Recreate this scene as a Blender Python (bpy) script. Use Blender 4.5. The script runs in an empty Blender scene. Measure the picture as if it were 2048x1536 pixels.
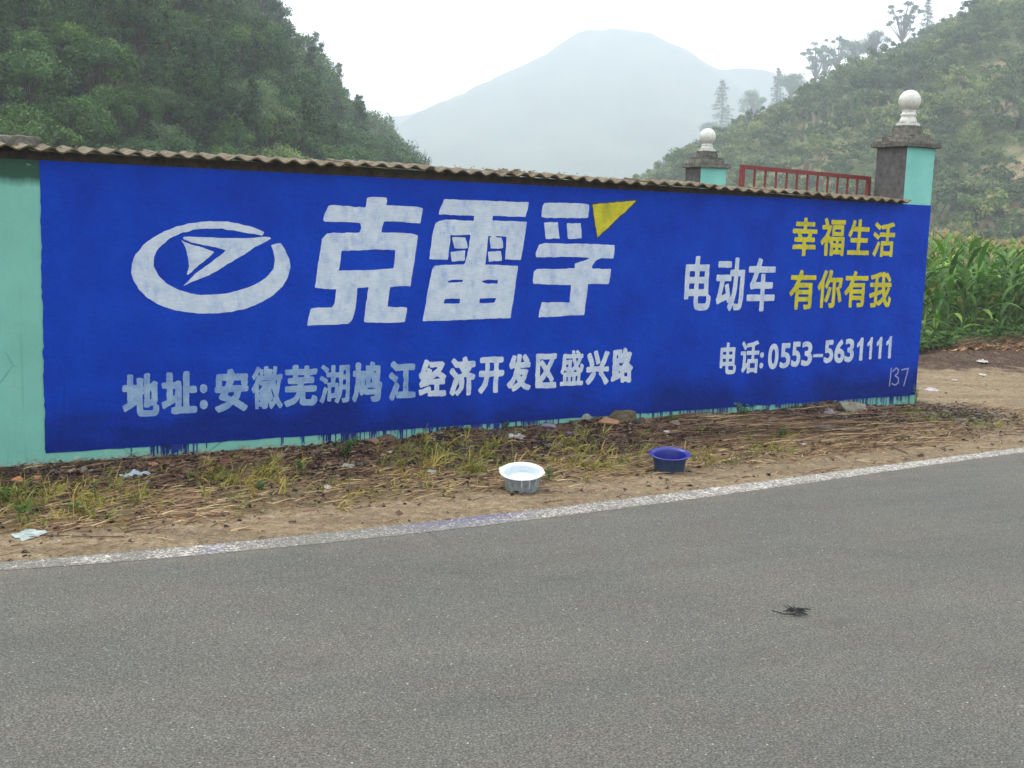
import bpy, math, random
import numpy as np
from mathutils import Vector, Matrix, Quaternion

random.seed(7)
rng = np.random.default_rng(7)
SC = bpy.context.scene
COL = SC.collection
R = math.radians

# ------------------------------------------------------------------ camera
PITCH, ROLL, FPX, EYE = .138, .035, 2400.0, 2.0
fw = np.array([0, math.cos(PITCH), -math.sin(PITCH)])
_rt = np.array([1., 0, 0]); _up = np.cross(_rt, fw)
rt = math.cos(ROLL) * _rt + math.sin(ROLL) * _up
up = -math.sin(ROLL) * _rt + math.cos(ROLL) * _up
cam_d = bpy.data.cameras.new('camera')
cam = bpy.data.objects.new('camera', cam_d); COL.objects.link(cam)
cam_d.sensor_width = 36; cam_d.lens = 36 * FPX / 2048
cam_d.clip_start = .05; cam_d.clip_end = 6000
cam.matrix_world = Matrix(((rt[0], up[0], -fw[0], 0), (rt[1], up[1], -fw[1], 0), (rt[2], up[2], -fw[2], EYE), (0, 0, 0, 1)))
SC.camera = cam

# ------------------------------------------------------------------ sky, sun, exposure
SUN_DIR = Vector((-.50, .42, 1.0)).normalized()
world = bpy.data.worlds.new('World'); SC.world = world; world.use_nodes = True
wt = world.node_tree; wt.nodes.clear()
w_out = wt.nodes.new('ShaderNodeOutputWorld'); w_bg = wt.nodes.new('ShaderNodeBackground')
w_sky = wt.nodes.new('ShaderNodeTexSky'); w_sky.sky_type = 'NISHITA'; w_sky.sun_disc = False
w_sky.sun_elevation = math.asin(SUN_DIR.z); w_sky.sun_rotation = math.atan2(SUN_DIR.x, SUN_DIR.y)
w_sky.air_density = 1.0; w_sky.dust_density = 3.0; w_sky.ozone_density = 1.0
w_mix = wt.nodes.new('ShaderNodeMix'); w_mix.data_type = 'RGBA'
w_mix.inputs[0].default_value = .8                       # an even white cloud cover over most of the sky
# the cloud cover is darker towards the horizon than overhead, as an overcast sky is
w_tc = wt.nodes.new('ShaderNodeTexCoord'); w_sp = wt.nodes.new('ShaderNodeSeparateXYZ'); w_cr = wt.nodes.new('ShaderNodeValToRGB')
wt.links.new(w_tc.outputs['Generated'], w_sp.inputs[0]); wt.links.new(w_sp.outputs[2], w_cr.inputs[0])
w_cr.color_ramp.elements[0].color = (.60, .62, .64, 1); w_cr.color_ramp.elements[1].color = (1, 1, 1, 1); w_cr.color_ramp.elements[1].position = .9
w_sc = wt.nodes.new('ShaderNodeVectorMath'); w_sc.operation = 'SCALE'; w_sc.inputs['Scale'].default_value = 18.5
wt.links.new(w_cr.outputs[0], w_sc.inputs[0]); wt.links.new(w_sc.outputs[0], w_mix.inputs[7])
wt.links.new(w_sky.outputs[0], w_mix.inputs[6]); wt.links.new(w_mix.outputs[2], w_bg.inputs[0])
w_bg.inputs[1].default_value = .1
wt.links.new(w_bg.outputs[0], w_out.inputs[0])
sun_d = bpy.data.lights.new('sun', 'SUN'); sun_d.energy = 1.5; sun_d.angle = R(14); sun_d.color = (1, .96, .9)
sun = bpy.data.objects.new('sun', sun_d); COL.objects.link(sun)
sun.rotation_euler = SUN_DIR.to_track_quat('Z', 'Y').to_euler()
HAZE = .00115
SC.view_settings.view_transform = 'Standard'; SC.view_settings.look = 'None'
SC.view_settings.exposure = 0.90; SC.view_settings.gamma = 1; SC.view_settings.use_curve_mapping = False
SC.cycles.max_bounces = 8; SC.cycles.volume_bounces = 4; SC.cycles.diffuse_bounces = 3
SC.cycles.glossy_bounces = 2; SC.cycles.transparent_max_bounces = 4; SC.cycles.transmission_bounces = 3
SC.cycles.use_denoising = True; SC.cycles.caustics_reflective = False; SC.cycles.caustics_refractive = False

# ------------------------------------------------------------------ measuring helpers (photo pixel -> place in the world)
CAM = np.array([0, 0, EYE])
def ray(x, y): return (x - 1024) / FPX * rt - (y - 768) / FPX * up + fw
def G(x, y, z=0.):
    d = ray(x, y); return CAM + d * ((z - EYE) / d[2])
WA = np.array([-3.553, 8.996]); WB = np.array([4.659, 13.743])
WU = (WB - WA) / np.linalg.norm(WB - WA); WN = np.array([WU[1], -WU[0]])      # along the wall, towards the road
def WS(x, y, off=0.):
    d = ray(x, y); t = ((WA + WN * off) @ WN) / (d[:2] @ WN); P = CAM + d * t
    return (P[:2] - WA) @ WU, P[2]
def WP(s, off, z=0.):
    q = WA + WU * s + WN * off; return Vector((q[0], q[1], z))
WALLM = Matrix(((WU[0], -WN[0], 0, WA[0]), (WU[1], -WN[1], 0, WA[1]), (0, 0, 1, 0), (0, 0, 0, 1)))  # local x along, y back, z up
def D(x, y, dist):          # point at horizontal distance dist
    d = ray(x, y); return CAM + d * (dist / math.hypot(d[0], d[1]))

def _h(ix, iy, seed):
    n = (ix * 374761393 + iy * 668265263 + seed * 1442695041) & 0x7fffffff
    n = ((n ^ (n >> 13)) * 1274126177) & 0x7fffffff
    return ((n ^ (n >> 16)) & 0xffff) / 65535.
def vnoise(x, y, seed=0):
    x = np.asarray(x, float); y = np.asarray(y, float)
    ix = np.floor(x).astype(np.int64); iy = np.floor(y).astype(np.int64)
    fx = x - ix; fy = y - iy; fx = fx * fx * (3 - 2 * fx); fy = fy * fy * (3 - 2 * fy)
    return (_h(ix, iy, seed) * (1 - fx) * (1 - fy) + _h(ix + 1, iy, seed) * fx * (1 - fy)
            + _h(ix, iy + 1, seed) * (1 - fx) * fy + _h(ix + 1, iy + 1, seed) * fx * fy)
def fbm(x, y, seed=0, oct=4):
    v = 0; a = .5; t = 0
    for k in range(oct):
        v = v + a * vnoise(np.asarray(x) * 2 ** k, np.asarray(y) * 2 ** k, seed + 17 * k); t += a; a *= .5
    return v / t

# ------------------------------------------------------------------ materials
def new_mat(name):
    m = bpy.data.materials.new(name); m.use_nodes = True
    nt = m.node_tree; b = nt.nodes['Principled BSDF']
    return m, nt, b
class NB:
    """small node builder"""
    def __init__(s, name, rough=.9, spec=.3):
        s.m, s.nt, s.b = new_mat(name)
        s.b.inputs['Roughness'].default_value = rough
        s.b.inputs['Specular IOR Level'].default_value = spec
    def n(s, t, **k):
        x = s.nt.nodes.new(t)
        for a, v in k.items(): setattr(x, a, v)
        return x
    def link(s, a, b): s.nt.links.new(a, b)
    def pos(s): return s.n('ShaderNodeNewGeometry').outputs['Position']
    def obj(s): return s.n('ShaderNodeTexCoord').outputs['Object']
    def scale(s, v, sc):
        x = s.n('ShaderNodeMapping'); x.inputs['Scale'].default_value = sc; s.link(v, x.inputs[0]); return x.outputs[0]
    def noise(s, v, scale, detail=3, rough=.6):
        x = s.n('ShaderNodeTexNoise'); x.inputs['Scale'].default_value = scale
        x.inputs['Detail'].default_value = detail; x.inputs['Roughness'].default_value = rough
        s.link(v, x.inputs['Vector']); return x.outputs['Fac']
    def vor(s, v, scale, out='Distance', feature='F1'):
        x = s.n('ShaderNodeTexVoronoi', feature=feature); x.inputs['Scale'].default_value = scale
        s.link(v, x.inputs['Vector']); return x.outputs[out]
    def ramp(s, f, stops, interp='LINEAR'):
        x = s.n('ShaderNodeValToRGB'); x.color_ramp.interpolation = interp
        e = x.color_ramp.elements
        while len(e) < len(stops): e.new(.5)
        for i, (p, c) in enumerate(stops):
            e[i].position = p; e[i].color = (c, c, c, 1) if not hasattr(c, '__len__') else (*c, 1)
        s.link(f, x.inputs[0]); return x.outputs[0]
    def mix(s, f, a, b, mode='MIX'):
        x = s.n('ShaderNodeMix', data_type='RGBA', blend_type=mode)
        for i, v in ((0, f), (6, a), (7, b)):
            if isinstance(v, (int, float)): x.inputs[i].default_value = v if i == 0 else (v, v, v, 1)
            elif isinstance(v, tuple): x.inputs[i].default_value = (*v, 1)
            else: s.link(v, x.inputs[i])
        return x.outputs[2]
    def math(s, op, a, b=0., clamp=False):
        x = s.n('ShaderNodeMath', operation=op, use_clamp=clamp)
        for i, v in ((0, a), (1, b)):
            if isinstance(v, (int, float)): x.inputs[i].default_value = v
            else: s.link(v, x.inputs[i])
        return x.outputs[0]
    def attr(s, name, out='Fac'):
        x = s.n('ShaderNodeAttribute', attribute_name=name); return x.outputs[out]
    def rand(s): return s.n('ShaderNodeObjectInfo').outputs['Random']
    def sep(s, v):
        x = s.n('ShaderNodeSeparateXYZ'); s.link(v, x.inputs[0]); return x.outputs
    def col(s, c): s.link(c, s.b.inputs['Base Color']) if not isinstance(c, tuple) else setattr(s.b.inputs['Base Color'], 'default_value', (*c, 1)); return s
    def bump(s, h, strength=.4, dist=.01):
        x = s.n('ShaderNodeBump'); x.inputs['Strength'].default_value = strength; x.inputs['Distance'].default_value = dist
        s.link(h, x.inputs['Height']); s.link(x.outputs[0], s.b.inputs['Normal']); return s

def lum(c, k): return tuple(v * k for v in c)
# asphalt
b = NB('asphalt', .85, .3); P = b.pos()
agg = b.ramp(b.noise(P, 100, 4, .82), [(.34, (.018, .0178, .016)), (.5, (.066, .065, .059)), (.65, (.158, .155, .140))])
st = b.vor(P, 75, 'Color')
stv = b.n('ShaderNodeSeparateColor'); b.link(st, stv.inputs[0])
stone = b.ramp(stv.outputs[0], [(.80, 0.), (.83, 1.)]); stone2 = b.ramp(b.vor(P, 75), [(.30, 1.), (.42, 0.)])
stc = b.ramp(stv.outputs[1], [(0, (.11, .108, .10)), (.85, (.17, .165, .155)), (.985, (.30, .29, .27)), (1, (.48, .46, .42))])
c = b.mix(b.math('MULTIPLY', b.math('MULTIPLY', stone, stone2), .75), agg, stc)
pits = b.ramp(b.vor(P, 48), [(.0, .35), (.16, 1.)])
c = b.mix(.55, c, pits, 'MULTIPLY')
big = b.ramp(b.noise(b.scale(P, (.5, 1.1, 1)), .8, 5, .55), [(.3, (.86, .88, .88)), (.5, (1, .99, .97)), (.7, (1.12, 1.08, 1.04))])
c = b.mix(1., c, big, 'MULTIPLY')
warm = b.ramp(b.noise(P, 1.9, 3), [(.40, (.97, 1.0, .985)), (.62, (1.02, .985, .965))])
c = b.mix(1., c, warm, 'MULTIPLY')
vr = b.n('ShaderNodeVectorRotate'); vr.rotation_type = 'Z_AXIS'; vr.inputs['Angle'].default_value = -.46; b.link(P, vr.inputs['Vector'])
streak = b.ramp(b.noise(b.scale(vr.outputs[0], (.22, 2.2, 1)), 1.3, 5, .6), [(.32, .92), (.5, 1.), (.68, 1.06)])
c = b.mix(1., c, streak, 'MULTIPLY')
pass
oil = b.ramp(b.noise(b.scale(P, (.9, 1.5, 1)), 1.6, 6, .6), [(.60, 1.), (.74, .78)])
c = b.mix(1., c, oil, 'MULTIPLY')
dust = b.math('ADD', b.attr('dust'), b.math('MULTIPLY', b.math('SUBTRACT', b.noise(P, 2.6, 6, .7), .5), .9))
c = b.mix(b.ramp(dust, [(.45, 0.), (1.1, .38)]), c, (.20, .165, .115))
ln = b.ramp(b.vor(b.scale(P, (.55, .8, 1)), .55, 'Distance', 'DISTANCE_TO_EDGE'), [(0, 1.), (.0035, 0.)])
ln = b.math('MULTIPLY', ln, b.ramp(b.noise(P, .9, 4), [(.50, 0.), (.60, .45)]))
c = b.mix(ln, c, (.03, .03, .028))
b.col(c).bump(b.noise(P, 110, 3, .8), .7, .006); M_ASPH = b.m

# worn road edge line: paint over asphalt, with blue splashes
b = NB('worn line paint', .8); P = b.pos()
asph = b.ramp(b.noise(P, 120, 3, .75), [(.35, (.03, .029, .026)), (.68, (.19, .184, .165))])
wear = b.math('ADD', b.noise(P, 55, 4, .8), b.math('MULTIPLY', b.attr('wear'), 1.))
wf = b.ramp(wear, [(.50, 0.), (.60, 1.)])
pc = b.ramp(b.noise(P, 9, 3), [(.35, (.33, .305, .26)), (.65, (.54, .51, .46))])
c = b.mix(wf, pc, asph)
blue = b.math('MULTIPLY', b.attr('blue'), b.ramp(b.noise(b.scale(P, (1, 1, 1)), 60, 3, .75), [(.46, 0.), (.55, 1.)]))
c = b.mix(b.math('MULTIPLY', blue, .8), c, (.045, .045, .17))
b.col(c).bump(b.noise(P, 120, 3), .5, .004); M_LINE = b.m

# soil: attribute 'humus' 1 near the wall, 'sandy' strips elsewhere
b = NB('soil', .95, .15); P = b.pos()
nz = b.noise(P, 3.2, 6, .65)
sand = b.ramp(b.noise(P, 14, 5, .7), [(.3, (.13, .095, .058)), (.5, (.22, .165, .10)), (.75, (.34, .275, .185))])
hum = b.ramp(b.noise(P, 18, 5, .75), [(.34, (.014, .009, .007)), (.5, (.055, .032, .021)), (.70, (.15, .088, .056))])
grn = b.ramp(b.noise(P, 25, 4, .7), [(.35, (.045, .038, .015)), (.65, (.20, .155, .07))])
hf = b.ramp(b.math('ADD', b.attr('humus'), b.math('MULTIPLY', b.math('SUBTRACT', nz, .5), 1.3)), [(.38, 0.), (.62, 1.)])
gf = b.ramp(b.math('ADD', b.attr('grassy'), b.math('MULTIPLY', b.math('SUBTRACT', nz, .5), 1.6)), [(.40, 0.), (.75, .85)])
c = b.mix(hf, sand, hum); c = b.mix(gf, c, grn)
peb = b.n('ShaderNodeSeparateColor'); b.link(b.vor(P, 38, 'Color'), peb.inputs[0])
pm = b.math('MULTIPLY', b.ramp(peb.outputs[0], [(.84, 0.), (.87, 1.)]), b.ramp(b.vor(P, 38), [(.3, 1.), (.45, 0.)]))
c = b.mix(b.math('MULTIPLY', pm, .6), c, b.ramp(peb.outputs[1], [(0, (.16, .14, .11)), (.8, (.36, .33, .28)), (1, (.55, .52, .48))]))
dark = b.ramp(b.noise(P, 60, 3, .8), [(.35, .45), (.55, 1.)])
c = b.mix(1., c, dark, 'MULTIPLY')
ruts = b.ramp(b.noise(b.scale(P, (.35, 1.6, 1)), 2.2, 5), [(.42, .82), (.56, 1.06)])
c = b.mix(1., c, ruts, 'MULTIPLY')
hs = b.attr('hillsoil')
c = b.mix(hs, c, b.ramp(b.noise(P, .12, 5, .7), [(.35, (.035, .05, .02)), (.55, (.07, .085, .035)), (.66, (.20, .17, .11))]))
b.col(c).bump(b.math('ADD', b.noise(P, 45, 4, .8), b.math('MULTIPLY', pm, .4)), .9, .02); M_SOIL = b.m

def hill_mat(name, a, bb, cc, sc):
    b = NB(name, .95, .1); P = b.pos()
    f = b.noise(P, sc, 7, .72)
    b.col(b.ramp(f, [(.36, a), (.52, bb), (.66, cc)])).bump(b.noise(P, sc * 12, 4, .8), 1., 1.); return b.m
M_HILL_L = hill_mat('undergrowth soil', (.018, .028, .012), (.035, .05, .02), (.10, .085, .05), .09)
M_HILL_R = hill_mat('dry grass slope', (.05, .085, .03), (.11, .14, .06), (.34, .24, .16), .05)
M_MOUNT = hill_mat('forested mountain', (.015, .03, .015), (.03, .05, .025), (.06, .07, .04), .02)

# wall
def teal_mat():
    b = NB('teal render', .85, .25); P = b.obj(); z = b.sep(P)[2]
    c = b.ramp(b.noise(P, 1.6, 6, .65), [(.3, (.135, .35, .28)), (.6, (.17, .42, .34)), (.8, (.22, .46, .38))])
    # vertical streaks of dirt, green moss under the coping, grey damp scale at the foot
    strk = b.ramp(b.noise(b.scale(P, (14, 14, .7)), 1.3, 4, .7), [(.56, 0.), (.75, .5)])
    c = b.mix(strk, c, (.09, .22, .15))
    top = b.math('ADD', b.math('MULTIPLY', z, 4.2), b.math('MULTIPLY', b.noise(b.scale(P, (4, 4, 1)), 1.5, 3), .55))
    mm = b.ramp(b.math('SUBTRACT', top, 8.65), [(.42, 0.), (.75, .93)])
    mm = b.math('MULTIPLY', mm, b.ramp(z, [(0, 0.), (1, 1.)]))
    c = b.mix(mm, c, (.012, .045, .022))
    foot = b.ramp(b.math('ADD', b.math('MULTIPLY', z, 5.), b.math('MULTIPLY', b.noise(P, 9, 5, .75), 1.1)), [(.55, 1.), (.8, 0.)])
    c = b.mix(b.math('MULTIPLY', foot, .8), c, b.ramp(b.noise(P, 35, 3), [(.4, (.12, .13, .11)), (.6, (.33, .35, .30))]))
    cr = b.ramp(b.vor(b.scale(P, (1, 1, .55)), 1.1, 'Distance', 'DISTANCE_TO_EDGE'), [(.0, 1.), (.007, 0.)])
    cr = b.math('MULTIPLY', cr, b.ramp(b.noise(P, 1.3, 2), [(.5, 0.), (.6, .65)]))
    c = b.mix(cr, c, (.05, .12, .09))
    chip = b.ramp(b.noise(P, 7, 7, .75), [(.60, 0.), (.66, .75)])
    c = b.mix(chip, c, (.30, .43, .36))
    b.col(c).bump(b.noise(P, 28, 5, .8), .5, .008); return b.m
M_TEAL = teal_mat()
b = NB('blue wall paint', .8, .08); P = b.obj(); z = b.sep(P)[2]
c = b.ramp(b.noise(P, 2.2, 5, .6), [(.3, (.0, .026, .30)), (.5, (.0, .036, .37)), (.75, (.001, .048, .43))])
br = b.ramp(b.noise(b.scale(P, (3, 3, 9)), 5, 4, .7), [(.35, .88), (.65, 1.06)]); c = b.mix(1., c, br, 'MULTIPLY')
wet = b.math('ADD', b.math('MULTIPLY', z, -1.25), b.math('MULTIPLY', b.noise(b.scale(P, (1, 1, 1.3)), 1.4, 5, .6), 1.5))
wf = b.ramp(b.math('ADD', wet, .25), [(.34, 0.), (.80, .75)])
c = b.mix(wf, c, (.001, .007, .10))
run = b.ramp(b.noise(b.scale(P, (9, 9, .5)), 1.2, 3, .7), [(.66, 0.), (.80, .45)]); c = b.mix(run, c, (.002, .007, .07))
fl = b.ramp(b.noise(P, 90, 3, .8), [(.72, 0.), (.78, .35)]); c = b.mix(fl, c, (.03, .09, .4))
mud = b.math('MULTIPLY', b.ramp(b.noise(P, 55, 4, .85), [(.60, 0.), (.66, .8)]), b.ramp(b.math('ADD', z, b.math('MULTIPLY', b.noise(P, 3, 3), .3)), [(.28, 1.), (.62, 0.)]))
c = b.mix(b.math('MULTIPLY', mud, .55), c, (.10, .085, .10))
tw = b.math('ADD', b.math('MULTIPLY', b.noise(b.scale(P, (1, 1, 1.6)), 4.5, 3, .5), 2.2), b.noise(P, 34, 5, .8))
b.col(c).bump(tw, .8, .010); M_BLUE = b.m
def letter_mat(name, c0, c1, thin):
    b = NB(name, .7, .3); P = b.obj()
    c = b.ramp(b.noise(P, 7, 4, .6), [(.35, c0), (.65, c1)])
    z = b.sep(P)[2]
    bl = b.ramp(b.noise(b.scale(P, (1.6, 1.6, 1)), 5.5, 5, .7), [(.50, 0.), (.74, .75)])
    c = b.mix(bl, c, thin)
    br = b.ramp(b.noise(b.scale(P, (2, 2, 20)), 6, 3, .7), [(.4, .90), (.6, 1.04)]); c = b.mix(1., c, br, 'MULTIPLY')
    b.col(c).bump(b.noise(P, 34, 5, .8), .5, .008); return b.m
M_WHITE = letter_mat('white lettering paint', (.41, .48, .57), (.51, .57, .63), (.17, .25, .52))
M_WASH = letter_mat('thin bluish white lettering paint', (.15, .25, .42), (.24, .35, .48), (.05, .11, .40))
M_YEL = letter_mat('yellow lettering paint', (.42, .37, .008), (.52, .47, .015), (.16, .20, .03))
M_BLACK = letter_mat('dark outline paint', (.02, .025, .07), (.03, .035, .09), (.015, .03, .2))
b = NB('blue paint drips', .4, .5); b.col((.002, .017, .17)); M_DRIP = b.m
b = NB('faint chalky paint', .8); b.col((.20, .24, .42)); M_FAINT = b.m

def stone_mat(name, c0, c1, sc=14):
    b = NB(name, .92, .2); P = b.obj()
    f = b.noise(P, sc, 6, .75)
    c = b.ramp(f, [(.3, c0), (.7, c1)])
    v = b.mix(1., c, b.ramp(b.rand(), [(0, .75), (1, 1.2)]), 'MULTIPLY')
    b.col(v).bump(b.noise(P, sc * 2.5, 5, .8), .8, .01); return b.m
M_CONC = stone_mat('mossy weathered concrete', (.035, .035, .029), (.20, .19, .165), 18)
M_CONCD = stone_mat('dark stained concrete', (.035, .034, .036), (.12, .112, .105), 9)
M_MORTAR = stone_mat('brown stained mortar with eave shade', (.008, .008, .006), (.085, .055, .028), 10)  # dirty brown; the near-black end puts shade below the eave into the colour
b = NB('white glazed ceramic', .32, .5); b.col(b.mix(b.ramp(b.noise(b.obj(), 15, 5, .7), [(.48, 0.), (.70, .75)]), (.55, .55, .50), (.24, .23, .18))); M_CERAM = b.m
b = NB('red painted iron', .55, .45); c = b.ramp(b.noise(b.obj(), 22, 4, .7), [(.4, (.20, .018, .018)), (.62, (.13, .016, .014)), (.75, (.08, .03, .015))]); b.col(c); M_RED = b.m
b = NB('weathered cement sheet', .9, .15); P = b.obj()
c = b.ramp(b.noise(P, 12, 5, .7), [(.3, (.045, .036, .024)), (.55, (.125, .105, .074)), (.75, (.28, .245, .19))])
c = b.mix(b.ramp(b.noise(P, 26, 4, .7), [(.56, 0.), (.66, .7)]), c, (.10, .085, .02))
sy = b.sep(P)[1]
c = b.mix(b.ramp(b.math('ADD', sy, b.math('MULTIPLY', b.noise(P, 20, 3), .03)), [(.012, .92), (.045, 0.)]), c, (.085, .058, .018))
b.col(c).bump(b.noise(P, 60, 4), .5, .004); M_SHEET = b.m

def leaf_mat(name, c0, c1, c2, trans=.25):
    b = NB(name, .6, .25)
    f = b.attr('tone')
    c = b.ramp(f, [(0, c0), (.55, c1), (1, c2)])
    rc = b.ramp(b.rand(), [(0, (.45, .55, .52)), (.4, (.85, .92, .9)), (.75, (1.15, 1.1, .95)), (1, (1.75, 1.5, 1.05))])
    c = b.mix(1., c, rc, 'MULTIPLY')
    b.col(c)
    tr = b.n('ShaderNodeBsdfTranslucent'); b.link(c, tr.inputs[0])
    ms = b.n('ShaderNodeMixShader'); ms.inputs[0].default_value = trans
    o = b.nt.nodes['Material Output']
    b.link(b.b.outputs[0], ms.inputs[1]); b.link(tr.outputs[0], ms.inputs[2]); b.link(ms.outputs[0], o.inputs[0])
    return b.m
M_LEAF = leaf_mat('broad leaves', (.016, .052, .011), (.046, .115, .025), (.12, .21, .055))
M_NEEDLE = leaf_mat('conifer needles', (.012, .040, .014), (.034, .088, .030), (.088, .16, .055))
M_PALE = leaf_mat('pale leaves', (.07, .12, .045), (.11, .175, .07), (.16, .23, .10))
M_SCRUB = leaf_mat('scrub leaves', (.04, .085, .028), (.085, .145, .05), (.20, .23, .10))
M_CORN = leaf_mat('maize leaves', (.035, .105, .012), (.075, .19, .026), (.18, .30, .08), .3)
M_WEED = leaf_mat('weed leaves', (.05, .11, .018), (.085, .17, .03), (.16, .24, .05), .3)
M_GRASS = leaf_mat('yellowing grass', (.08, .12, .02), (.21, .19, .045), (.40, .30, .10), .25)
M_STRAW = leaf_mat('dead straw', (.06, .026, .016), (.18, .095, .05), (.44, .31, .16), .05)
M_LITTER = leaf_mat('dead leaf litter', (.018, .011, .009), (.085, .042, .028), (.30, .20, .14), .05)
b = NB('bark', .95, .1); b.col(b.ramp(b.noise(b.obj(), 8, 4), [(.3, (.03, .022, .015)), (.7, (.10, .08, .055))])); M_BARK = b.m
b = NB('maize stalk', .7); b.col((.10, .15, .04)); M_STALK = b.m
b = NB('maize silk and husk', .8); b.col(b.ramp(b.noise(b.obj(), 30, 3), [(.35, (.32, .13, .025)), (.65, (.55, .28, .06))])); M_HUSK = b.m
b = NB('maize tassel', .8); b.col((.34, .28, .12)); M_TASS = b.m

# ------------------------------------------------------------------ object helpers
def tag(o, label=None, cat=None, group=None, kind=None):
    if label: o['label'] = label
    if cat: o['category'] = cat
    if group: o['group'] = group
    if kind: o['kind'] = kind
    return o
def link(name, data, parent=None, m=None):
    o = bpy.data.objects.new(name, data); COL.objects.link(o)
    if m is not None and data is not None and not data.materials: data.materials.append(m)
    if parent: o.parent = parent
    return o
def empty(name, loc=(0, 0, 0), rz=0, mat=None):
    o = bpy.data.objects.new(name, None); COL.objects.link(o); o.empty_display_size = .1
    if mat is not None: o.matrix_world = mat
    else: o.location = loc; o.rotation_euler = (0, 0, rz)
    return o
class MB:
    def __init__(s): s.v = []; s.f = []; s.t = []; s.mi = []; s.cm = 0
    def add(s, vs, fs, tone=.5):
        n = len(s.v); s.v += [tuple(v) for v in vs]; s.f += [tuple(i + n for i in f) for f in fs]; s.t += [tone] * len(vs)
        s.mi += [s.cm] * len(fs); return s
    def box(s, a, b_, j=0):
        x0, y0, z0 = a; x1, y1, z1 = b_
        v = [(x0, y0, z0), (x1, y0, z0), (x1, y1, z0), (x0, y1, z0), (x0, y0, z1), (x1, y0, z1), (x1, y1, z1), (x0, y1, z1)]
        if j: v = [tuple(c + random.uniform(-j, j) for c in p) for p in v]
        return s.add(v, [(0, 3, 2, 1), (4, 5, 6, 7), (0, 1, 5, 4), (1, 2, 6, 5), (2, 3, 7, 6), (3, 0, 4, 7)])
    def tube(s, pts, rad, n=6, tone=.5, cap=True):
        pts = [Vector(p) for p in pts]; r = rad if hasattr(rad, '__len__') else [rad] * len(pts)
        vs = []
        for i, p in enumerate(pts):
            d = (pts[min(i + 1, len(pts) - 1)] - pts[max(i - 1, 0)]).normalized()
            a = d.cross(Vector((0, 0, 1)));
            if a.length < .05: a = d.cross(Vector((1, 0, 0)))
            a.normalize(); q = d.cross(a)
            for k in range(n):
                t = 2 * math.pi * k / n; vs.append(p + (a * math.cos(t) + q * math.sin(t)) * r[i])
        fs = [(i * n + k, i * n + (k + 1) % n, (i + 1) * n + (k + 1) % n, (i + 1) * n + k) for i in range(len(pts) - 1) for k in range(n)]
        if cap: fs += [tuple(range(n))[::-1], tuple((len(pts) - 1) * n + k for k in range(n))]
        return s.add(vs, fs, tone)
    def lathe(s, prof, n=24, tone=.5, sq=None):
        vs = []; N_ = len(prof)
        for r_, z_ in prof:
            for k in range(n):
                t = 2 * math.pi * k / n; vs.append((r_ * math.cos(t), r_ * math.sin(t), z_))
        fs = [(i * n + k, i * n + (k + 1) % n, (i + 1) * n + (k + 1) % n, (i + 1) * n + k) for i in range(N_ - 1) for k in range(n)]
        return s.add(vs, fs, tone)
    def ribbon(s, pts, wid, side, tone=.5, fold=0.):
        vs = []; n = len(pts)
        for i, p in enumerate(pts):
            p = Vector(p); w = wid[i] if hasattr(wid, '__len__') else wid
            sd = side[i] if isinstance(side, list) else side
            if fold: vs += [p - sd * w, p + Vector((0, 0, -fold * w)), p + sd * w]
            else: vs += [p - sd * w, p + sd * w]
        if fold: fs = [(3 * i + k, 3 * i + k + 1, 3 * i + k + 4, 3 * i + k + 3) for i in range(n - 1) for k in (0, 1)]
        else: fs = [(2 * i, 2 * i + 1, 2 * i + 3, 2 * i + 2) for i in range(n - 1)]
        return s.add(vs, fs, tone)
    def mesh(s, name, mats=None, smooth=False):
        me = bpy.data.meshes.new(name); me.from_pydata(s.v, [], s.f)
        if s.t:
            a = me.attributes.new('tone', 'FLOAT', 'POINT'); a.data.foreach_set('value', np.array(s.t, dtype=np.float32))
        if mats is not None:
            for m in (mats if isinstance(mats, (list, tuple)) else [mats]): me.materials.append(m)
        me.polygons.foreach_set('material_index', np.array(s.mi, dtype=np.int32))
        if smooth: me.polygons.foreach_set('use_smooth', np.ones(len(me.polygons), dtype=bool))
        me.update(); return me
    def build(s, name, m, parent=None, smooth=False):
        return link(name, s.mesh(name, m, smooth), parent)
def np_mesh(name, V, F, attrs=None, mats=None, smooth=False):
    me = bpy.data.meshes.new(name)
    V = np.asarray(V, np.float32); F = np.asarray(F, np.int32); k = F.shape[1]
    me.vertices.add(len(V)); me.vertices.foreach_set('co', V.ravel())
    me.loops.add(F.size); me.loops.foreach_set('vertex_index', F.ravel())
    me.polygons.add(len(F)); me.polygons.foreach_set('loop_start', np.arange(len(F), dtype=np.int32) * k)
    me.polygons.foreach_set('loop_total', np.full(len(F), k, np.int32))
    for n, a in (attrs or {}).items():
        at = me.attributes.new(n, 'FLOAT', 'POINT'); at.data.foreach_set('value', np.asarray(a, np.float32).ravel())
    for m in (mats or []): me.materials.append(m)
    if smooth: me.polygons.foreach_set('use_smooth', np.ones(len(F), dtype=bool))
    me.update(calc_edges=True); me.validate(); return me
def grid(xs, ys):
    X, Y = np.meshgrid(xs, ys); ny, nx = X.shape
    i = np.arange((ny - 1) * (nx - 1)); r_, c_ = i // (nx - 1), i % (nx - 1); a = r_ * nx + c_
    return X.ravel(), Y.ravel(), np.stack([a, a + 1, a + nx + 1, a + nx], 1)

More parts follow.
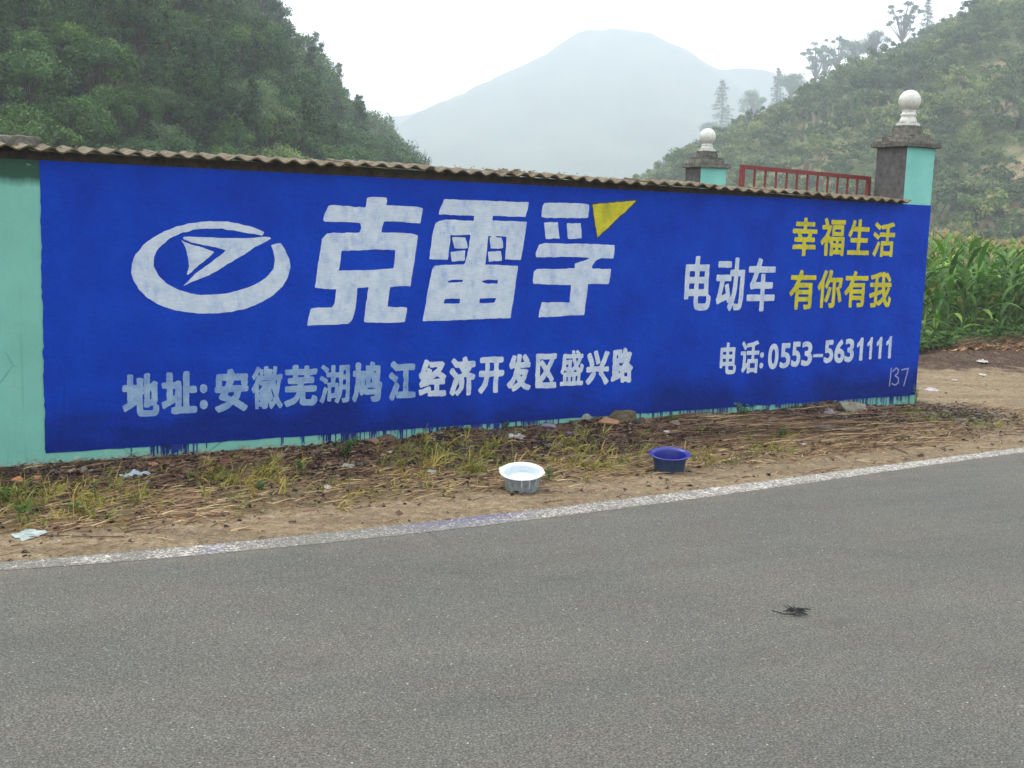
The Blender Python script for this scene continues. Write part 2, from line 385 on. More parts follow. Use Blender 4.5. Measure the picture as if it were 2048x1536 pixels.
GLYPHS = {
    '地': [[106,224,106,148,77,135,85,116,106,126,106,38,108,19,115,8,127,2,146,0,212,0,230,3,241,11,247,27,250,51,232,59,230,39,227,27,221,21,212,19,147,19,136,20,130,22,126,28,126,37,126,135,162,151,162,56,181,56,181,159,218,176,216,93,214,87,208,86,190,86,195,68,220,70,230,76,235,88,238,193,239,197,224,203,221,200,217,196,181,180,181,250,162,250,162,172,126,156,126,224],[0,59,8,38,91,77,86,96,56,82,56,163,88,163,88,183,56,183,56,247,37,247,37,183,2,183,2,163,37,163,37,74]],
    '址': [[108,190,108,21,75,21,75,0,250,0,250,21,188,21,188,133,246,133,246,153,188,153,188,250,167,250,167,21,128,21,128,190],[0,59,8,38,97,78,93,97,59,82,59,163,94,163,94,183,59,183,59,248,40,248,40,183,3,183,3,163,40,163,40,75]],
    ':': [[125,250,37,241,0,218,37,195,125,186,213,195,250,218,213,241],[125,64,37,55,0,32,37,9,125,0,213,9,250,32,213,55]],
    '安': [[100,245,113,218,7,218,7,163,29,163,29,199,219,199,219,163,242,163,242,218,139,218,122,250],[169,124,153,94,131,69,70,91,92,124],[66,124,36,82,112,55,64,33,4,18,18,0,82,18,135,46,186,23,226,1,244,19,204,40,153,61,176,89,194,124,250,124,250,143,104,143,125,183,102,187,79,143,0,143,0,124]],
    '徽': [[133,50,151,19,163,26,145,56],[80,54,70,37,58,24,71,14,84,31,94,50],[44,250,26,221,3,196,13,180,40,210,62,243],[71,232,71,175,157,175,157,231,142,231,142,191,122,191,122,250,105,250,105,191,85,191,85,232],[67,57,107,63,107,19,104,16,86,16,92,2,117,5,122,10,123,19,123,64,153,67,158,54,171,61,150,101,138,95,146,81,98,77,148,118,134,127,121,114,93,113,118,137,104,144,153,144,153,160,67,160,67,144,102,144,76,117,66,111,71,95,105,100,81,82,62,73],[190,180,217,180,212,134,203,94,194,132,188,173],[186,250,174,188,154,138,165,122,177,144,184,105,194,69,176,38,151,14,162,0,185,22,202,48,218,21,237,1,250,16,228,38,211,69,226,119,234,180,246,180,246,197,194,197,203,247],[50,196,27,154,0,119,11,101,31,126,31,1,48,1,48,153,67,189]],
    '芜': [[163,250,163,225,88,225,88,250,67,250,67,225,4,225,4,207,67,207,67,183,88,183,88,207,163,207,163,183,183,183,183,207,248,207,248,225,183,225,183,250],[26,171,26,152,116,152,112,115,5,115,5,96,108,96,95,70,75,47,44,30,0,17,11,0,60,16,94,37,116,64,129,96,129,96,129,31,130,18,136,10,147,6,165,5,218,5,233,6,242,13,247,25,250,44,232,51,228,27,217,22,166,22,152,24,149,32,149,96,246,96,246,115,133,115,137,152,224,152,224,171]],
    '湖': [[12,236,37,221,56,206,69,222,49,237,24,250],[0,161,26,148,46,134,58,151,37,164,12,176],[6,15,24,4,61,92,44,102],[71,127,71,16,89,16,89,38,152,38,152,127,122,127,122,177,160,177,160,196,122,196,122,246,103,246,103,196,61,196,61,177,103,177,103,127],[172,243,172,131,171,101,166,69,156,38,137,11,153,0,178,43,189,92,231,92,231,26,230,22,226,21,197,21,203,3,226,4,240,7,248,13,250,26,250,243],[190,224,231,224,231,177,190,177],[190,159,231,159,231,111,190,111,190,131],[89,109,133,109,133,56,89,56]],
    '鸠': [[158,185,191,154,203,166,170,195],[115,67,115,50,214,50,214,67],[77,43,119,82,112,97,95,83,95,192,52,192,53,246,34,246,34,192,6,192,6,173,34,173,32,124,26,82,16,47,0,19,15,6,32,36,44,74,50,120,52,173,77,173,77,83,73,67,66,58],[238,225,219,224,173,224,185,246,165,250,154,224,126,224,126,94,229,94,224,40,218,19,209,16,178,17,183,1,216,0,227,2,235,8,244,35,250,103,250,112,145,112,145,206,219,206,216,162,212,146,204,143,180,145,185,128,213,128,222,130,228,135,235,158,238,216]],
    '江': [[15,235,63,202,76,218,27,250],[0,158,50,128,62,145,11,174],[9,14,26,0,76,91,61,104],[77,36,77,15,250,15,250,36,172,36,172,206,235,206,235,227,90,227,90,206,150,206,150,36]],
    '经': [[2,31,6,10,94,34,92,52],[7,133,52,142,23,104,11,92,2,86,9,66,27,72,92,86,93,105,39,95,71,135,100,180,82,191,65,161,28,157,52,197,73,241,54,250,33,201,16,171,8,159,0,153],[105,235,105,216,199,216,177,190,150,167,119,149,87,135,99,117,135,134,169,156,238,118,250,135,185,169,211,196,230,228,216,236,212,235],[107,108,107,88,160,88,160,20,91,20,91,0,249,0,249,20,180,20,180,88,236,88,236,108]],
    '济': [[186,109,186,0,206,0,206,109],[107,109,107,81,106,64,99,46,84,29,59,13,73,0,101,18,117,38,125,59,127,80,127,109],[13,231,54,199,68,214,26,244],[0,158,42,126,55,141,13,172],[6,15,24,2,62,89,46,102],[134,245,146,218,72,218,72,199,102,199,119,169,141,146,107,132,66,123,76,105,121,117,158,134,194,118,238,108,250,126,209,134,175,147,195,170,210,199,244,199,244,218,167,218,152,250],[189,199,176,175,158,157,137,176,121,199]],
    '开': [[166,229,166,146,88,146,88,159,88,229],[0,146,0,125,66,125,61,96,49,67,30,40,1,16,17,0,49,27,70,58,82,91,87,125,166,125,166,1,188,1,188,125,250,125,250,146,188,146,188,229,241,229,241,250,10,250,10,229,67,229,67,159,67,146]],
    '发': [[172,235,206,196,222,207,188,245],[31,163,40,167,59,168,97,168,81,128,60,93,33,63,0,38,15,22,60,59,94,105,112,76,134,52,97,31,56,18,67,0,110,16,150,39,190,16,237,0,250,18,204,31,165,52,196,87,218,134,204,140,200,139,110,139,120,168,241,168,241,187,125,187,136,246,113,250,102,187,53,187,73,237,52,241,34,193,24,183],[149,64,125,90,106,120,191,120,173,89]],
    '区': [[243,250,0,250,0,0,250,0,250,22,22,22,22,228,243,228],[47,190,119,125,80,89,38,60,55,42,96,73,135,110,197,42,215,59,150,127,180,165,206,205,185,214,162,176,134,141,63,203]],
    '盛': [[36,86,36,19,1,19,1,0,250,0,250,19,218,19,218,86],[55,19,55,69,89,69,89,19],[109,19,109,69,143,69,143,19],[163,19,163,69,198,69,198,19],[167,241,194,219,149,219,146,249,125,249,129,219,25,219,25,186,21,142,0,96,17,83,36,120,45,159,94,159,91,133,88,123,80,121,56,122,60,105,89,105,98,107,104,111,110,129,113,169,114,176,46,176,46,186,46,201,132,201,143,167,158,137,113,111,126,95,169,122,193,100,220,92,232,94,240,101,246,114,249,136,233,145,229,119,221,112,202,118,184,135,207,160,226,188,208,193,192,171,173,150,162,174,153,201,244,201,244,219,202,219,212,226,181,250]],
    '兴': [[2,120,2,101,250,101,250,120],[156,75,197,36,230,0,250,12,175,85],[72,86,41,48,0,15,17,0,59,36,94,77],[4,221,28,180,45,140,66,149,48,188,22,229],[86,243,105,200,117,159,138,166,125,207,105,250],[223,242,195,187,164,136,184,129,216,179,246,236]],
    '路': [[32,220,82,220,82,172,32,172],[0,33,3,13,107,39,105,57,70,48,70,97,98,97,108,84,124,91,124,0,143,0,143,10,210,10,210,1,229,1,229,91,237,87,250,104,216,121,189,144,211,178,228,217,216,223,212,222,160,222,168,245,149,250,129,203,101,166,101,238,14,238,14,155,52,155,52,44,31,39,31,129,14,129,14,35],[143,28,143,81,210,81,210,28],[203,204,191,180,176,158,149,199,152,204],[136,98,176,131,216,98],[164,145,135,120,103,102,103,115,70,115,70,155,101,155,101,163,115,151,139,182]],
    '电': [[97,131,97,91,23,91,23,131],[121,131,198,131,198,91,121,91],[97,150,23,150,23,190,97,190],[121,150,121,190,198,190,198,150],[0,210,0,53,23,53,23,70,97,70,97,41,100,21,107,8,120,2,141,0,207,0,227,3,239,13,246,30,250,57,228,66,226,44,222,30,216,23,206,21,142,21,131,22,125,25,122,31,121,41,121,70,221,70,221,210,121,210,121,250,97,250,97,210]],
    '动': [[10,232,10,213,118,213,118,232],[168,250,167,191,127,191,127,171,166,171,162,125,153,82,137,45,113,15,130,0,156,33,173,74,182,121,187,171,229,171,223,65,215,27,204,23,167,25,174,4,213,4,224,7,233,14,244,59,250,180,250,191,188,191,189,250],[10,34,10,34,10,34,31,41,105,58,110,40,129,46,100,123,82,118,99,76,32,62,48,103,61,147,123,147,123,166,0,166,0,147,39,147,16,73,9,59,3,53]],
    '车': [[30,108,61,112,127,112,127,71,0,71,0,51,127,51,127,0,149,0,149,51,250,51,250,71,149,71,149,112,226,112,226,132,149,132,149,173,127,173,127,132,54,132,89,190,245,190,245,209,100,209,115,244,91,250,74,209,5,209,5,190,65,190,42,151,32,136,22,129]],
    '幸': [[22,115,22,96,113,96,113,65,7,65,7,46,113,46,113,0,135,0,135,46,242,46,242,65,135,65,135,96,229,96,229,115,179,115,199,148,177,154,158,115,75,115,90,119,73,154,250,154,250,172,135,172,135,203,221,203,221,221,135,221,135,250,113,250,113,221,29,221,29,203,113,203,113,172,0,172,0,154,72,154,53,149,69,115]],
    '福': [[31,243,52,203,68,211,47,250],[139,185,217,185,217,155,139,155],[121,202,121,139,236,139,236,202],[106,238,106,220,250,220,250,238],[167,104,167,75,126,75,126,104],[185,104,229,104,229,75,185,75],[167,59,167,30,126,30,126,59],[185,59,229,59,229,30,185,30],[10,200,10,182,78,182,44,130,0,91,11,72,47,105,47,1,67,1,67,119,95,87,107,103,107,0,126,0,126,13,229,13,229,1,248,1,248,121,107,121,107,104,72,136,90,164,103,194,92,201,89,200]],
    '生': [[52,245,30,188,0,141,19,128,48,175,114,175,114,113,31,113,31,92,114,92,114,21,0,21,0,0,250,0,250,21,136,21,136,92,227,92,227,113,136,113,136,175,237,175,237,195,136,195,136,250,114,250,114,195,57,195,73,241]],
    '活': [[13,233,64,202,77,219,25,248],[0,158,51,128,62,145,11,173],[6,17,24,3,73,92,58,105],[76,171,76,151,155,151,155,106,96,106,96,0,115,0,115,12,212,12,212,1,232,1,232,106,174,106,174,151,250,151,250,171,174,171,174,219,238,234,222,250,162,236,89,226,95,208,155,216,155,171],[115,30,115,87,212,87,212,30]],
    '有': [[98,250,85,215,6,215,6,196,77,196,44,145,0,104,13,88,38,109,60,132,60,0,80,0,80,54,197,54,197,26,196,21,191,20,150,20,157,1,206,4,215,11,217,25,217,164,82,164,99,196,250,196,250,215,108,215,119,245],[80,100,197,100,197,72,80,72],[80,118,80,146,197,146,197,118]],
    '你': [[115,134,100,87,78,48,95,37,118,79,134,130],[197,130,217,83,229,38,248,45,235,89,215,136],[119,250,101,192,75,145,91,132,117,179,158,179,158,25,157,22,153,21,126,21,133,0,154,1,168,4,176,12,178,25,178,179,228,179,221,141,238,138,250,196,236,199,233,198,125,198,139,245],[66,250,37,190,0,141,11,121,38,155,38,1,57,1,57,186,85,244]],
    '我': [[179,234,203,210,222,187,238,199,195,245],[214,139,198,113,178,89,167,152,245,152,245,171,165,171,162,250,140,250,144,171,82,171,82,219,128,232,113,249,64,235,6,224,12,207,62,215,62,171,4,171,4,152,62,152,62,104,0,91,6,70,62,83,62,27,61,23,56,21,18,21,25,1,70,4,80,12,82,27,82,88,132,100,131,118,82,108,82,152,146,152,161,72,130,47,97,27,111,11,141,29,168,51,178,30,190,14,203,4,219,0,232,3,241,12,246,30,250,59,233,70,229,32,221,21,201,33,185,67,211,98,232,132]],
    '话': [[15,232,55,191,69,206,28,245],[102,102,102,0,122,0,122,11,213,11,213,1,234,1,234,102,178,102,178,148,250,148,250,168,178,168,178,220,236,234,221,250,161,236,88,226,94,209,157,217,157,168,88,168,88,148,157,148,157,102],[122,30,122,83,213,83,213,30],[0,166,0,146,38,146,38,51,33,34,23,24,35,8,94,56,85,73,58,51,58,166]],
    '0': [[250,125,241,176,216,216,176,241,125,250,74,241,34,216,9,176,0,125,9,74,34,34,74,9,125,0,176,9,216,34,241,74],[194,125,190,87,176,58,154,40,125,33,96,40,74,58,60,87,56,125,60,163,74,192,96,210,125,217,154,210,176,192,190,163]],
    '5': [[228,250,33,250,33,122,98,125,146,117,176,100,187,78,180,61,160,47,131,37,96,34,48,38,0,52,0,15,53,4,106,0,164,6,209,22,239,47,250,79,239,111,207,136,157,152,90,156,90,218,228,218]],
    '3': [[12,206,55,214,92,217,126,214,152,207,169,196,174,180,168,165,151,154,122,147,81,145,81,113,125,111,157,102,176,89,182,72,177,56,161,44,137,36,106,33,53,38,0,52,0,14,51,4,101,0,161,5,208,21,239,44,250,74,246,92,234,109,213,123,182,132,228,153,242,186,232,213,204,233,160,245,103,250,55,247,12,240]],
    '6': [[162,250,92,215,42,175,11,132,0,86,9,51,36,24,77,6,131,0,177,6,215,22,240,45,250,73,241,101,218,124,182,138,137,144,101,141,73,134,120,184,197,223],[61,98,93,108,125,111,151,108,173,100,187,88,192,73,187,57,174,44,153,36,127,33,97,38,72,51,59,71]],
    '-': [[250,250,0,250,0,0,250,0]],
    '1': [[250,250,0,250,0,0,250,0]],
}

# ================================================================== road edge, ground
_EDGE = [(0,1126,1146),(120,1119,1138),(300,1104,1119),(450,1090,1108),(700,1064,1081.5),(870,1041,1065),(1110,1017,1041),(1348,990,1007),(1400,982,998),(1530,962,979),(1690,944,957),(1860,919,932),(2048,897,907)]
_eo = np.array([G(x, u)[:2] for x, u, l in _EDGE]); _ei = np.array([G(x, l)[:2] for x, u, l in _EDGE])
_po = np.polyfit(_eo[:, 0], _eo[:, 1], 3); _pi = np.polyfit(_ei[:, 0], _ei[:, 1], 3)
def _ext(p, x, a=-2.9, c=4.9):
    x = np.asarray(x, float); xc = np.clip(x, a, c); dp = np.polyder(p)
    return np.polyval(p, xc) + np.polyval(dp, xc) * (x - xc)
def edge_o(x): return _ext(_po, x)
def edge_i(x): return _ext(_pi, x)
EC = .86                                   # cosine of the edge's mean slope: vertical gap -> true distance
def edge_d(x, y): return (np.asarray(y) - edge_o(x)) * EC
def wall_st(x, y):
    dx = np.asarray(x) - WA[0]; dy = np.asarray(y) - WA[1]
    return dx * WU[0] + dy * WU[1], dx * WN[0] + dy * WN[1]
def sst(a, b_, x):
    t = np.clip((np.asarray(x) - a) / (b_ - a), 0, 1); return t * t * (3 - 2 * t)
def zones(x, y):
    s, t = wall_st(x, y); d = edge_d(x, y)
    v = t / np.maximum(t + np.maximum(d, 0), .01)
    inside = sst(-6, -4, s) * (1 - sst(9.3, 10.3, s)) * (t > -.3)
    hum = (1 - sst(.36, .52, v)) * inside * (.75 + .25 * sst(2, 3.2, s))
    gr = sst(.28, .42, v) * (1 - sst(.66, .86, v)) * (1 - sst(8.0, 9.2, s) * .6) * inside
    side = 1 - sst(9.3, 10.3, s) * 0
    tr = sst(9.4, 10.2, s)
    far = sst(16.2, 17.6, np.asarray(y) - (np.asarray(x) - 6) * .28)
    hum = np.maximum(hum, .72 * far * (t < 0)); gr = np.maximum(gr, .35 * far)
    gr = np.maximum(gr, tr * .30 * (1 - far) * sst(.5, 2, d)); hum = np.maximum(hum, tr * .18)
    behind = (t < -.35) & (s < 9.5)
    hum = np.where(behind, .4, hum); gr = np.where(behind, .6, gr)
    return hum, gr, v, s, t, d
BANK_S = [-6, 2.2, 3.0, 3.35, 3.9, 4.6, 5.1, 5.6, 6.6, 7.4, 8.1, 8.5, 8.9, 12]
BANK_H = [.0, .0, .01, .06, .035, .05, .085, .04, .03, .05, .09, .04, .0, 0]
def gz(x, y):
    hum, gr, v, s, t, d = zones(x, y)
    amp = np.interp(s, BANK_S, BANK_H) + .03 * (fbm(s * 2.3, t * 0 + 3, 5) - .5) * sst(2.5, 3.5, s)
    z = amp * np.exp(-(np.maximum(t - .12, 0) / .75) ** 2) * (t > -.1) + .004 + .05 * sst(2.6, 3.6, s) * (1 - sst(8, 8.9, s)) * np.exp(-((t - .55) / .3) ** 2) * fbm(s * 2.1, t * 2, 8)
    z = z + hum * .045 * (fbm(x * 7, y * 7, 9) - .4) * (d > .4) + .022 * (fbm(x * 2.3, y * 2.3, 21) - .5) + .012 * (fbm(x * 14, y * 14, 31, 2) - .5) * sst(.1, .6, d)
    far = sst(16.4, 18.2, np.asarray(y) - (np.asarray(x) - 6) * .28) * (s > 9.4)
    z = z + far * (.10 + .12 * (fbm(x * 1.5, y * 1.5, 41) - .3))
    z = z - .02 + .02 * sst(-.02, .10, d)
    z = np.where(d < .16, (z - .012) * sst(-.30, .16, d) + .012 - .0 + .013 * (fbm(x * 9, y * 9, 51) - .5) * sst(-.30, .1, d) - .05 * sst(.06, -.28, -0 + d) * 0, z)
    z = np.where(d < .02, z - .05 * (1 - sst(-.16, .02, d)), z)
    return z
def gz1(x, y): return float(gz(np.array([x]), np.array([y]))[0])

def axis(a, c, h, lim, n):
    core = np.arange(a, c + h * .5, h)
    g = h * np.cumsum(np.geomspace(1.15, 1.15 ** n, n)) ; k = 1
    lo = a - g[g < abs(-lim - a)]; hi = c + g[g < abs(lim - c)]
    return np.concatenate([[-lim], lo[::-1], core, hi, [lim]])
xs = axis(-5.2, 9.6, .055, 1500, 80); ys = axis(5.6, 20.5, .055, 1500, 80)
X, Y, F = grid(xs, ys)
hum, gr, v, s_, t_, d_ = zones(X, Y)
Z = gz(X, Y)
hs = sst(30, 45, np.hypot(X, Y))
Z = np.where(np.hypot(X, Y) > 40, np.minimum(Z, .0), Z)
ground = link('ground', np_mesh('ground', np.stack([X, Y, Z], 1), F, {'humus': hum, 'grassy': gr, 'hillsoil': hs}, [M_SOIL], True))
tag(ground, kind='structure')

# road sheet and worn edge line, both 4 mm steps
def strip(name, x0, x1, fo, fi, z, n, mats, rows=2, attrs=None):
    xx = np.linspace(x0, x1, n); V = []; A = {k: [] for k in (attrs or {})}
    for r_ in range(rows):
        w = r_ / (rows - 1); yy = fo(xx) * (1 - w) + fi(xx) * w
        V.append(np.stack([xx, yy, np.full(n, z)], 1))
        for k in A: A[k].append(attrs[k](xx, w))
    V = np.concatenate(V); i = np.arange((rows - 1) * (n - 1)); r_, c_ = i // (n - 1), i % (n - 1); a = r_ * n + c_
    F_ = np.stack([a, a + n, a + n + 1, a + 1], 1)
    return link(name, np_mesh(name, V, F_, {k: np.concatenate(q) for k, q in A.items()}, mats))
road = strip('road', -90, 90, lambda x: edge_o(x) - .03, lambda x: edge_o(x) - 8.6, .008, 361, [M_ASPH], 30, {'dust': lambda xx, w: np.full(len(xx), max(0, 1 - w * 8.6 / 1.1) * .75)}); tag(road, kind='structure')
def px_of_x(xx): return np.interp(xx, _eo[:, 0], [e[0] for e in _EDGE])
def wearf(xx, w):
    p = px_of_x(xx)
    q = .105 + .05 * (1 - sst(500, 1200, p)) - .07 * np.exp(-((p - 390) / 170) ** 2) - .06 * np.exp(-((p - 200) / 60) ** 2)
    q = q + .05 * np.exp(-((p - 265) / 40) ** 2)
    q = q - .03 * sst(1200, 1500, p)
    return q + .03 * abs(2 * w - 1) ** 4
def bluef(xx, w):
    p = px_of_x(xx)
    a = np.exp(-((p - 930) / 120) ** 4) * (1.15 - 1.1 * w) + .9 * np.exp(-((p - 437) / 16) ** 2)
    return np.clip(a, 0, 1)
line = strip('road_edge_line', -60, 60, edge_o, edge_i, .0100, 2401, [M_LINE], 7, {'wear': wearf, 'blue': bluef}); tag(line, kind='structure')

# ================================================================== hills
def ridge(pts, drop):
    out = []
    for px, py, dist in pts:
        p = D(px, py, dist); out.append((p[0], p[1], p[2] - drop))
    out = np.array(out); res = []
    for i in range(len(out) - 1):
        n = max(2, int(np.hypot(*(out[i + 1] - out[i])[:2]) / 4)); w = np.linspace(0, 1, n, endpoint=False)[:, None]
        res.append(out[i] * (1 - w) + out[i + 1] * w)
    return np.concatenate(res + [out[-1:]])
def hill_h(x, y, rg, slope, nz, nsc, seed):
    x = np.asarray(x, float); y = np.asarray(y, float); h = np.full(x.shape, -1e9)
    for k in range(0, x.size, 20000):
        dx = x[k:k + 20000, None] - rg[None, :, 0]; dy = y[k:k + 20000, None] - rg[None, :, 1]
        h[k:k + 20000] = (rg[None, :, 2] - slope * np.sqrt(dx * dx + dy * dy)).max(1)
    h = np.where(h > -8, h + nz * (fbm(x / nsc, y / nsc, seed, 5) - .5) * np.clip((h + 3) / 6, 0, 1), h)
    if seed in SKY:                          # keep the ridge line down where it stands against the sky
        kx, ky, drop = SKY[seed]; dist = np.hypot(x, y); az = x / np.maximum(y, 1)
        dirs = [ray(a, c) for a, c in zip(kx, ky)]; ka = np.array([q[0] / q[1] for q in dirs]); ke = np.array([q[2] / math.hypot(q[0], q[1]) for q in dirs])
        lim = EYE + np.interp(az, ka, ke) * dist - drop + .8 * (fbm(x / 9, y / 9, seed + 50) - .5)
        h = np.where(y > 5, np.minimum(h, lim), h)
    return h
SKY = {3: ([-2500, 0, 270, 455, 508, 540, 600, 660, 706, 762, 800, 825, 900, 960], [-900, -480, -260, -60, -5, 52, 132, 202, 254, 303, 330, 354, 440, 560], 6.2),
       4: ([1180, 1260, 1300, 1340, 1400, 1450, 1530, 1640, 1720, 1800, 1880, 1960, 2100, 2400, 3200], [560, 400, 362, 338, 296, 270, 236, 176, 140, 108, 68, 16, -76, -240, -480], 2.4)}
RL = ridge([(840, 345, 300), (800, 318, 270), (745, 262, 240), (700, 205, 210), (640, 130, 175), (570, 40, 145), (490, -40, 122), (300, -260, 95), (0, -480, 76), (-500, -700, 66), (-1300, -900, 60)], 3.0)
RR = ridge([(a, c, e * 1.55) for a, c, e in [(1290, 352, 370), (1340, 335, 345), (1400, 290, 320), (1450, 258, 300), (1530, 205, 275), (1640, 132, 250), (1720, 92, 235), (1800, 56, 220), (1880, 12, 208), (1960, -40, 195), (2100, -120, 180), (2400, -280, 165), (3000, -500, 150)]], .6)
RM = ridge([(a, c, e * 1.12) for a, c, e in [(500, 300, 1000), (770, 228, 980), (870, 200, 960), (1000, 165, 940), (1060, 127, 925), (1120, 86, 915), (1180, 60, 905), (1235, 52, 900), (1300, 64, 905), (1360, 88, 920), (1400, 112, 935), (1440, 130, 950), (1530, 132, 960), (1640, 150, 980), (1800, 120, 1000), (2100, 60, 1000)]], 2)
RF = ridge([(1040, 350, 1010), (1120, 322, 1000), (1230, 300, 990), (1330, 305, 980), (1450, 300, 970), (1600, 330, 960)], 2)
SL, SR_, SM = .85, .56, .55
def hillside(name, rg, slope, nz, nsc, seed, h, m, pad):
    x0, x1 = rg[:, 0].min() - pad, rg[:, 0].max() + pad; y0, y1 = rg[:, 1].min() - pad, rg[:, 1].max() + pad
    X, Y, F = grid(np.arange(x0, x1, h), np.arange(y0, y1, h)); Z = hill_h(X, Y, rg, slope, nz, nsc, seed)
    keep = (Z[F].max(1) > -1.0); F = F[keep]; used = np.unique(F); mp = np.full(len(X), -1); mp[used] = np.arange(len(used))
    Z = np.maximum(Z, -.6)
    o = link(name, np_mesh(name, np.stack([X, Y, Z], 1)[used], mp[F], None, [m], True)); tag(o, kind='structure'); return o
hillside('hillside', RL, SL, 5, 18, 3, 1.8, M_HILL_L, 75)
hillside('hillside', RR, SR_, 8, 34, 4, 3., M_HILL_R, 170)
hillside('mountain', RM, SM, 16, 40, 5, 6.5, M_MOUNT, 370)
hillside('far_ridge', RF, .5, 5, 25, 6, 4.5, M_MOUNT, 70)
def hl(x, y): return hill_h(x, y, RL, SL, 5, 18, 3)
def hr(x, y): return hill_h(x, y, RR, SR_, 8, 34, 4)
TOPZ = max(RM[:, 2].max(), 160) + 25
hz = MB().box((-1600, -1600, -1.8), (1600, 1600, TOPZ)).build('haze', None)
hm = bpy.data.materials.new('haze air'); hm.use_nodes = True; hm.node_tree.nodes.clear()
pv = hm.node_tree.nodes.new('ShaderNodeVolumePrincipled'); ho = hm.node_tree.nodes.new('ShaderNodeOutputMaterial')
pv.inputs['Color'].default_value = (.77, .845, .925, 1); pv.inputs['Density'].default_value = HAZE; pv.inputs['Anisotropy'].default_value = .25
hm.node_tree.links.new(pv.outputs[0], ho.inputs['Volume']); hz.data.materials.append(hm); tag(hz, kind='stuff', label='pale haze hanging in the valley air', cat='haze')

# ================================================================== wall
wall = empty('boundary_wall', mat=WALLM)
tag(wall, 'long low turquoise rendered wall painted with a blue advertisement and capped with corrugated sheets', 'wall', kind='thing')
SL0, SR0 = -3.2, 9.485                    # left end (outside the frame), right end at the gate pillar
ZT = 2.292
def wallgrid(name, x0, x1, z0, z1, y, m, h=.08, amp=.004, edge=None):
    X, Z, F = grid(np.linspace(x0, x1, int((x1 - x0) / h) + 2), np.linspace(z0, z1, int((z1 - z0) / h) + 2))
    Y = y + amp * (fbm(X * 1.7, Z * 1.7, 77) - .5)
    return link(name, np_mesh(name, np.stack([X, Y, Z], 1), F, None, [m], True), wall)
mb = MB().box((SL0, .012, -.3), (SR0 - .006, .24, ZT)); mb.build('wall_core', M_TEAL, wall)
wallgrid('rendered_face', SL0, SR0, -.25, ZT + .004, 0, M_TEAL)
# the painted field: left edge ragged, bottom edge straight with drips
def lerp(a, c, t): return a + (c - a) * t
def zbot(s): return lerp(.0895, .1275, s / 9.48)
nx, nz_ = 240, 60
Sx = np.linspace(0, 1, nx); Sz = np.linspace(0, 1, nz_); V = []
for j in Sz:
    zz = [0] * nx
    for i, q in enumerate(Sx):
        s = q * (SR0 + .006); zb = zbot(s) + .006 * (vnoise(s * 9, 1, 5) - .5) + .004 * (vnoise(s * 40, 2, 5) - .5)
        z = lerp(zb, ZT + .004, j)
        if i == 0: s = .012 * (vnoise(z * 14, 3, 8) - .5) + .010 * (vnoise(z * 50, 3, 9) - .5) + .004
        V.append((s, 0, z))
V = np.array(V); V[:, 1] = -.0045 + .004 * (fbm(V[:, 0] * 1.7, V[:, 2] * 1.7, 77) - .5)
i = np.arange((nz_ - 1) * (nx - 1)); r_, c_ = i // (nx - 1), i % (nx - 1); a = r_ * nx + c_
link('painted_field', np_mesh('painted_field', V, np.stack([a, a + 1, a + nx + 1, a + nx], 1), None, [M_BLUE], True), wall)
# drips: clustered as in the photograph
db = MB()
for k in range(430):
    u = random.random()
    s = random.choice([random.gauss(2.55, .25), random.uniform(2.2, 4.6), random.uniform(3.2, 4.4), random.uniform(5.2, 9.4), random.uniform(5.2, 9.4), random.uniform(6.2, 9.4), random.gauss(.95, .12), random.uniform(0.5, 9.4) if u < .3 else random.uniform(7.5, 9.4)])
    if not .2 < s < 9.45: continue
    L = random.uniform(.02, .125) if s > 2 else random.uniform(.02, .10); w = random.uniform(.0028, .0068); zb = zbot(s) + .004
    x = s; pts = []; n = 5
    for q in range(n + 1):
        x += random.uniform(-.0016, .0016); pts.append((x, -.0075, zb - L * q / n))
    db.ribbon(pts, [w * 1.5, w, w * .85, w * .8, w * .9, w * .35], Vector((1, 0, 0)))
for s, dl in ((1.0, .06), (3.75, .04), (3.95, .05), (4.3, .03)):
    db.ribbon([(s, -.0078, zbot(s) + .003), (s + .002, -.0078, zbot(s) - dl)], [.035, .012], Vector((1, 0, 0)))
tag(db.build('paint_drips', M_DRIP, wall), kind='stuff')

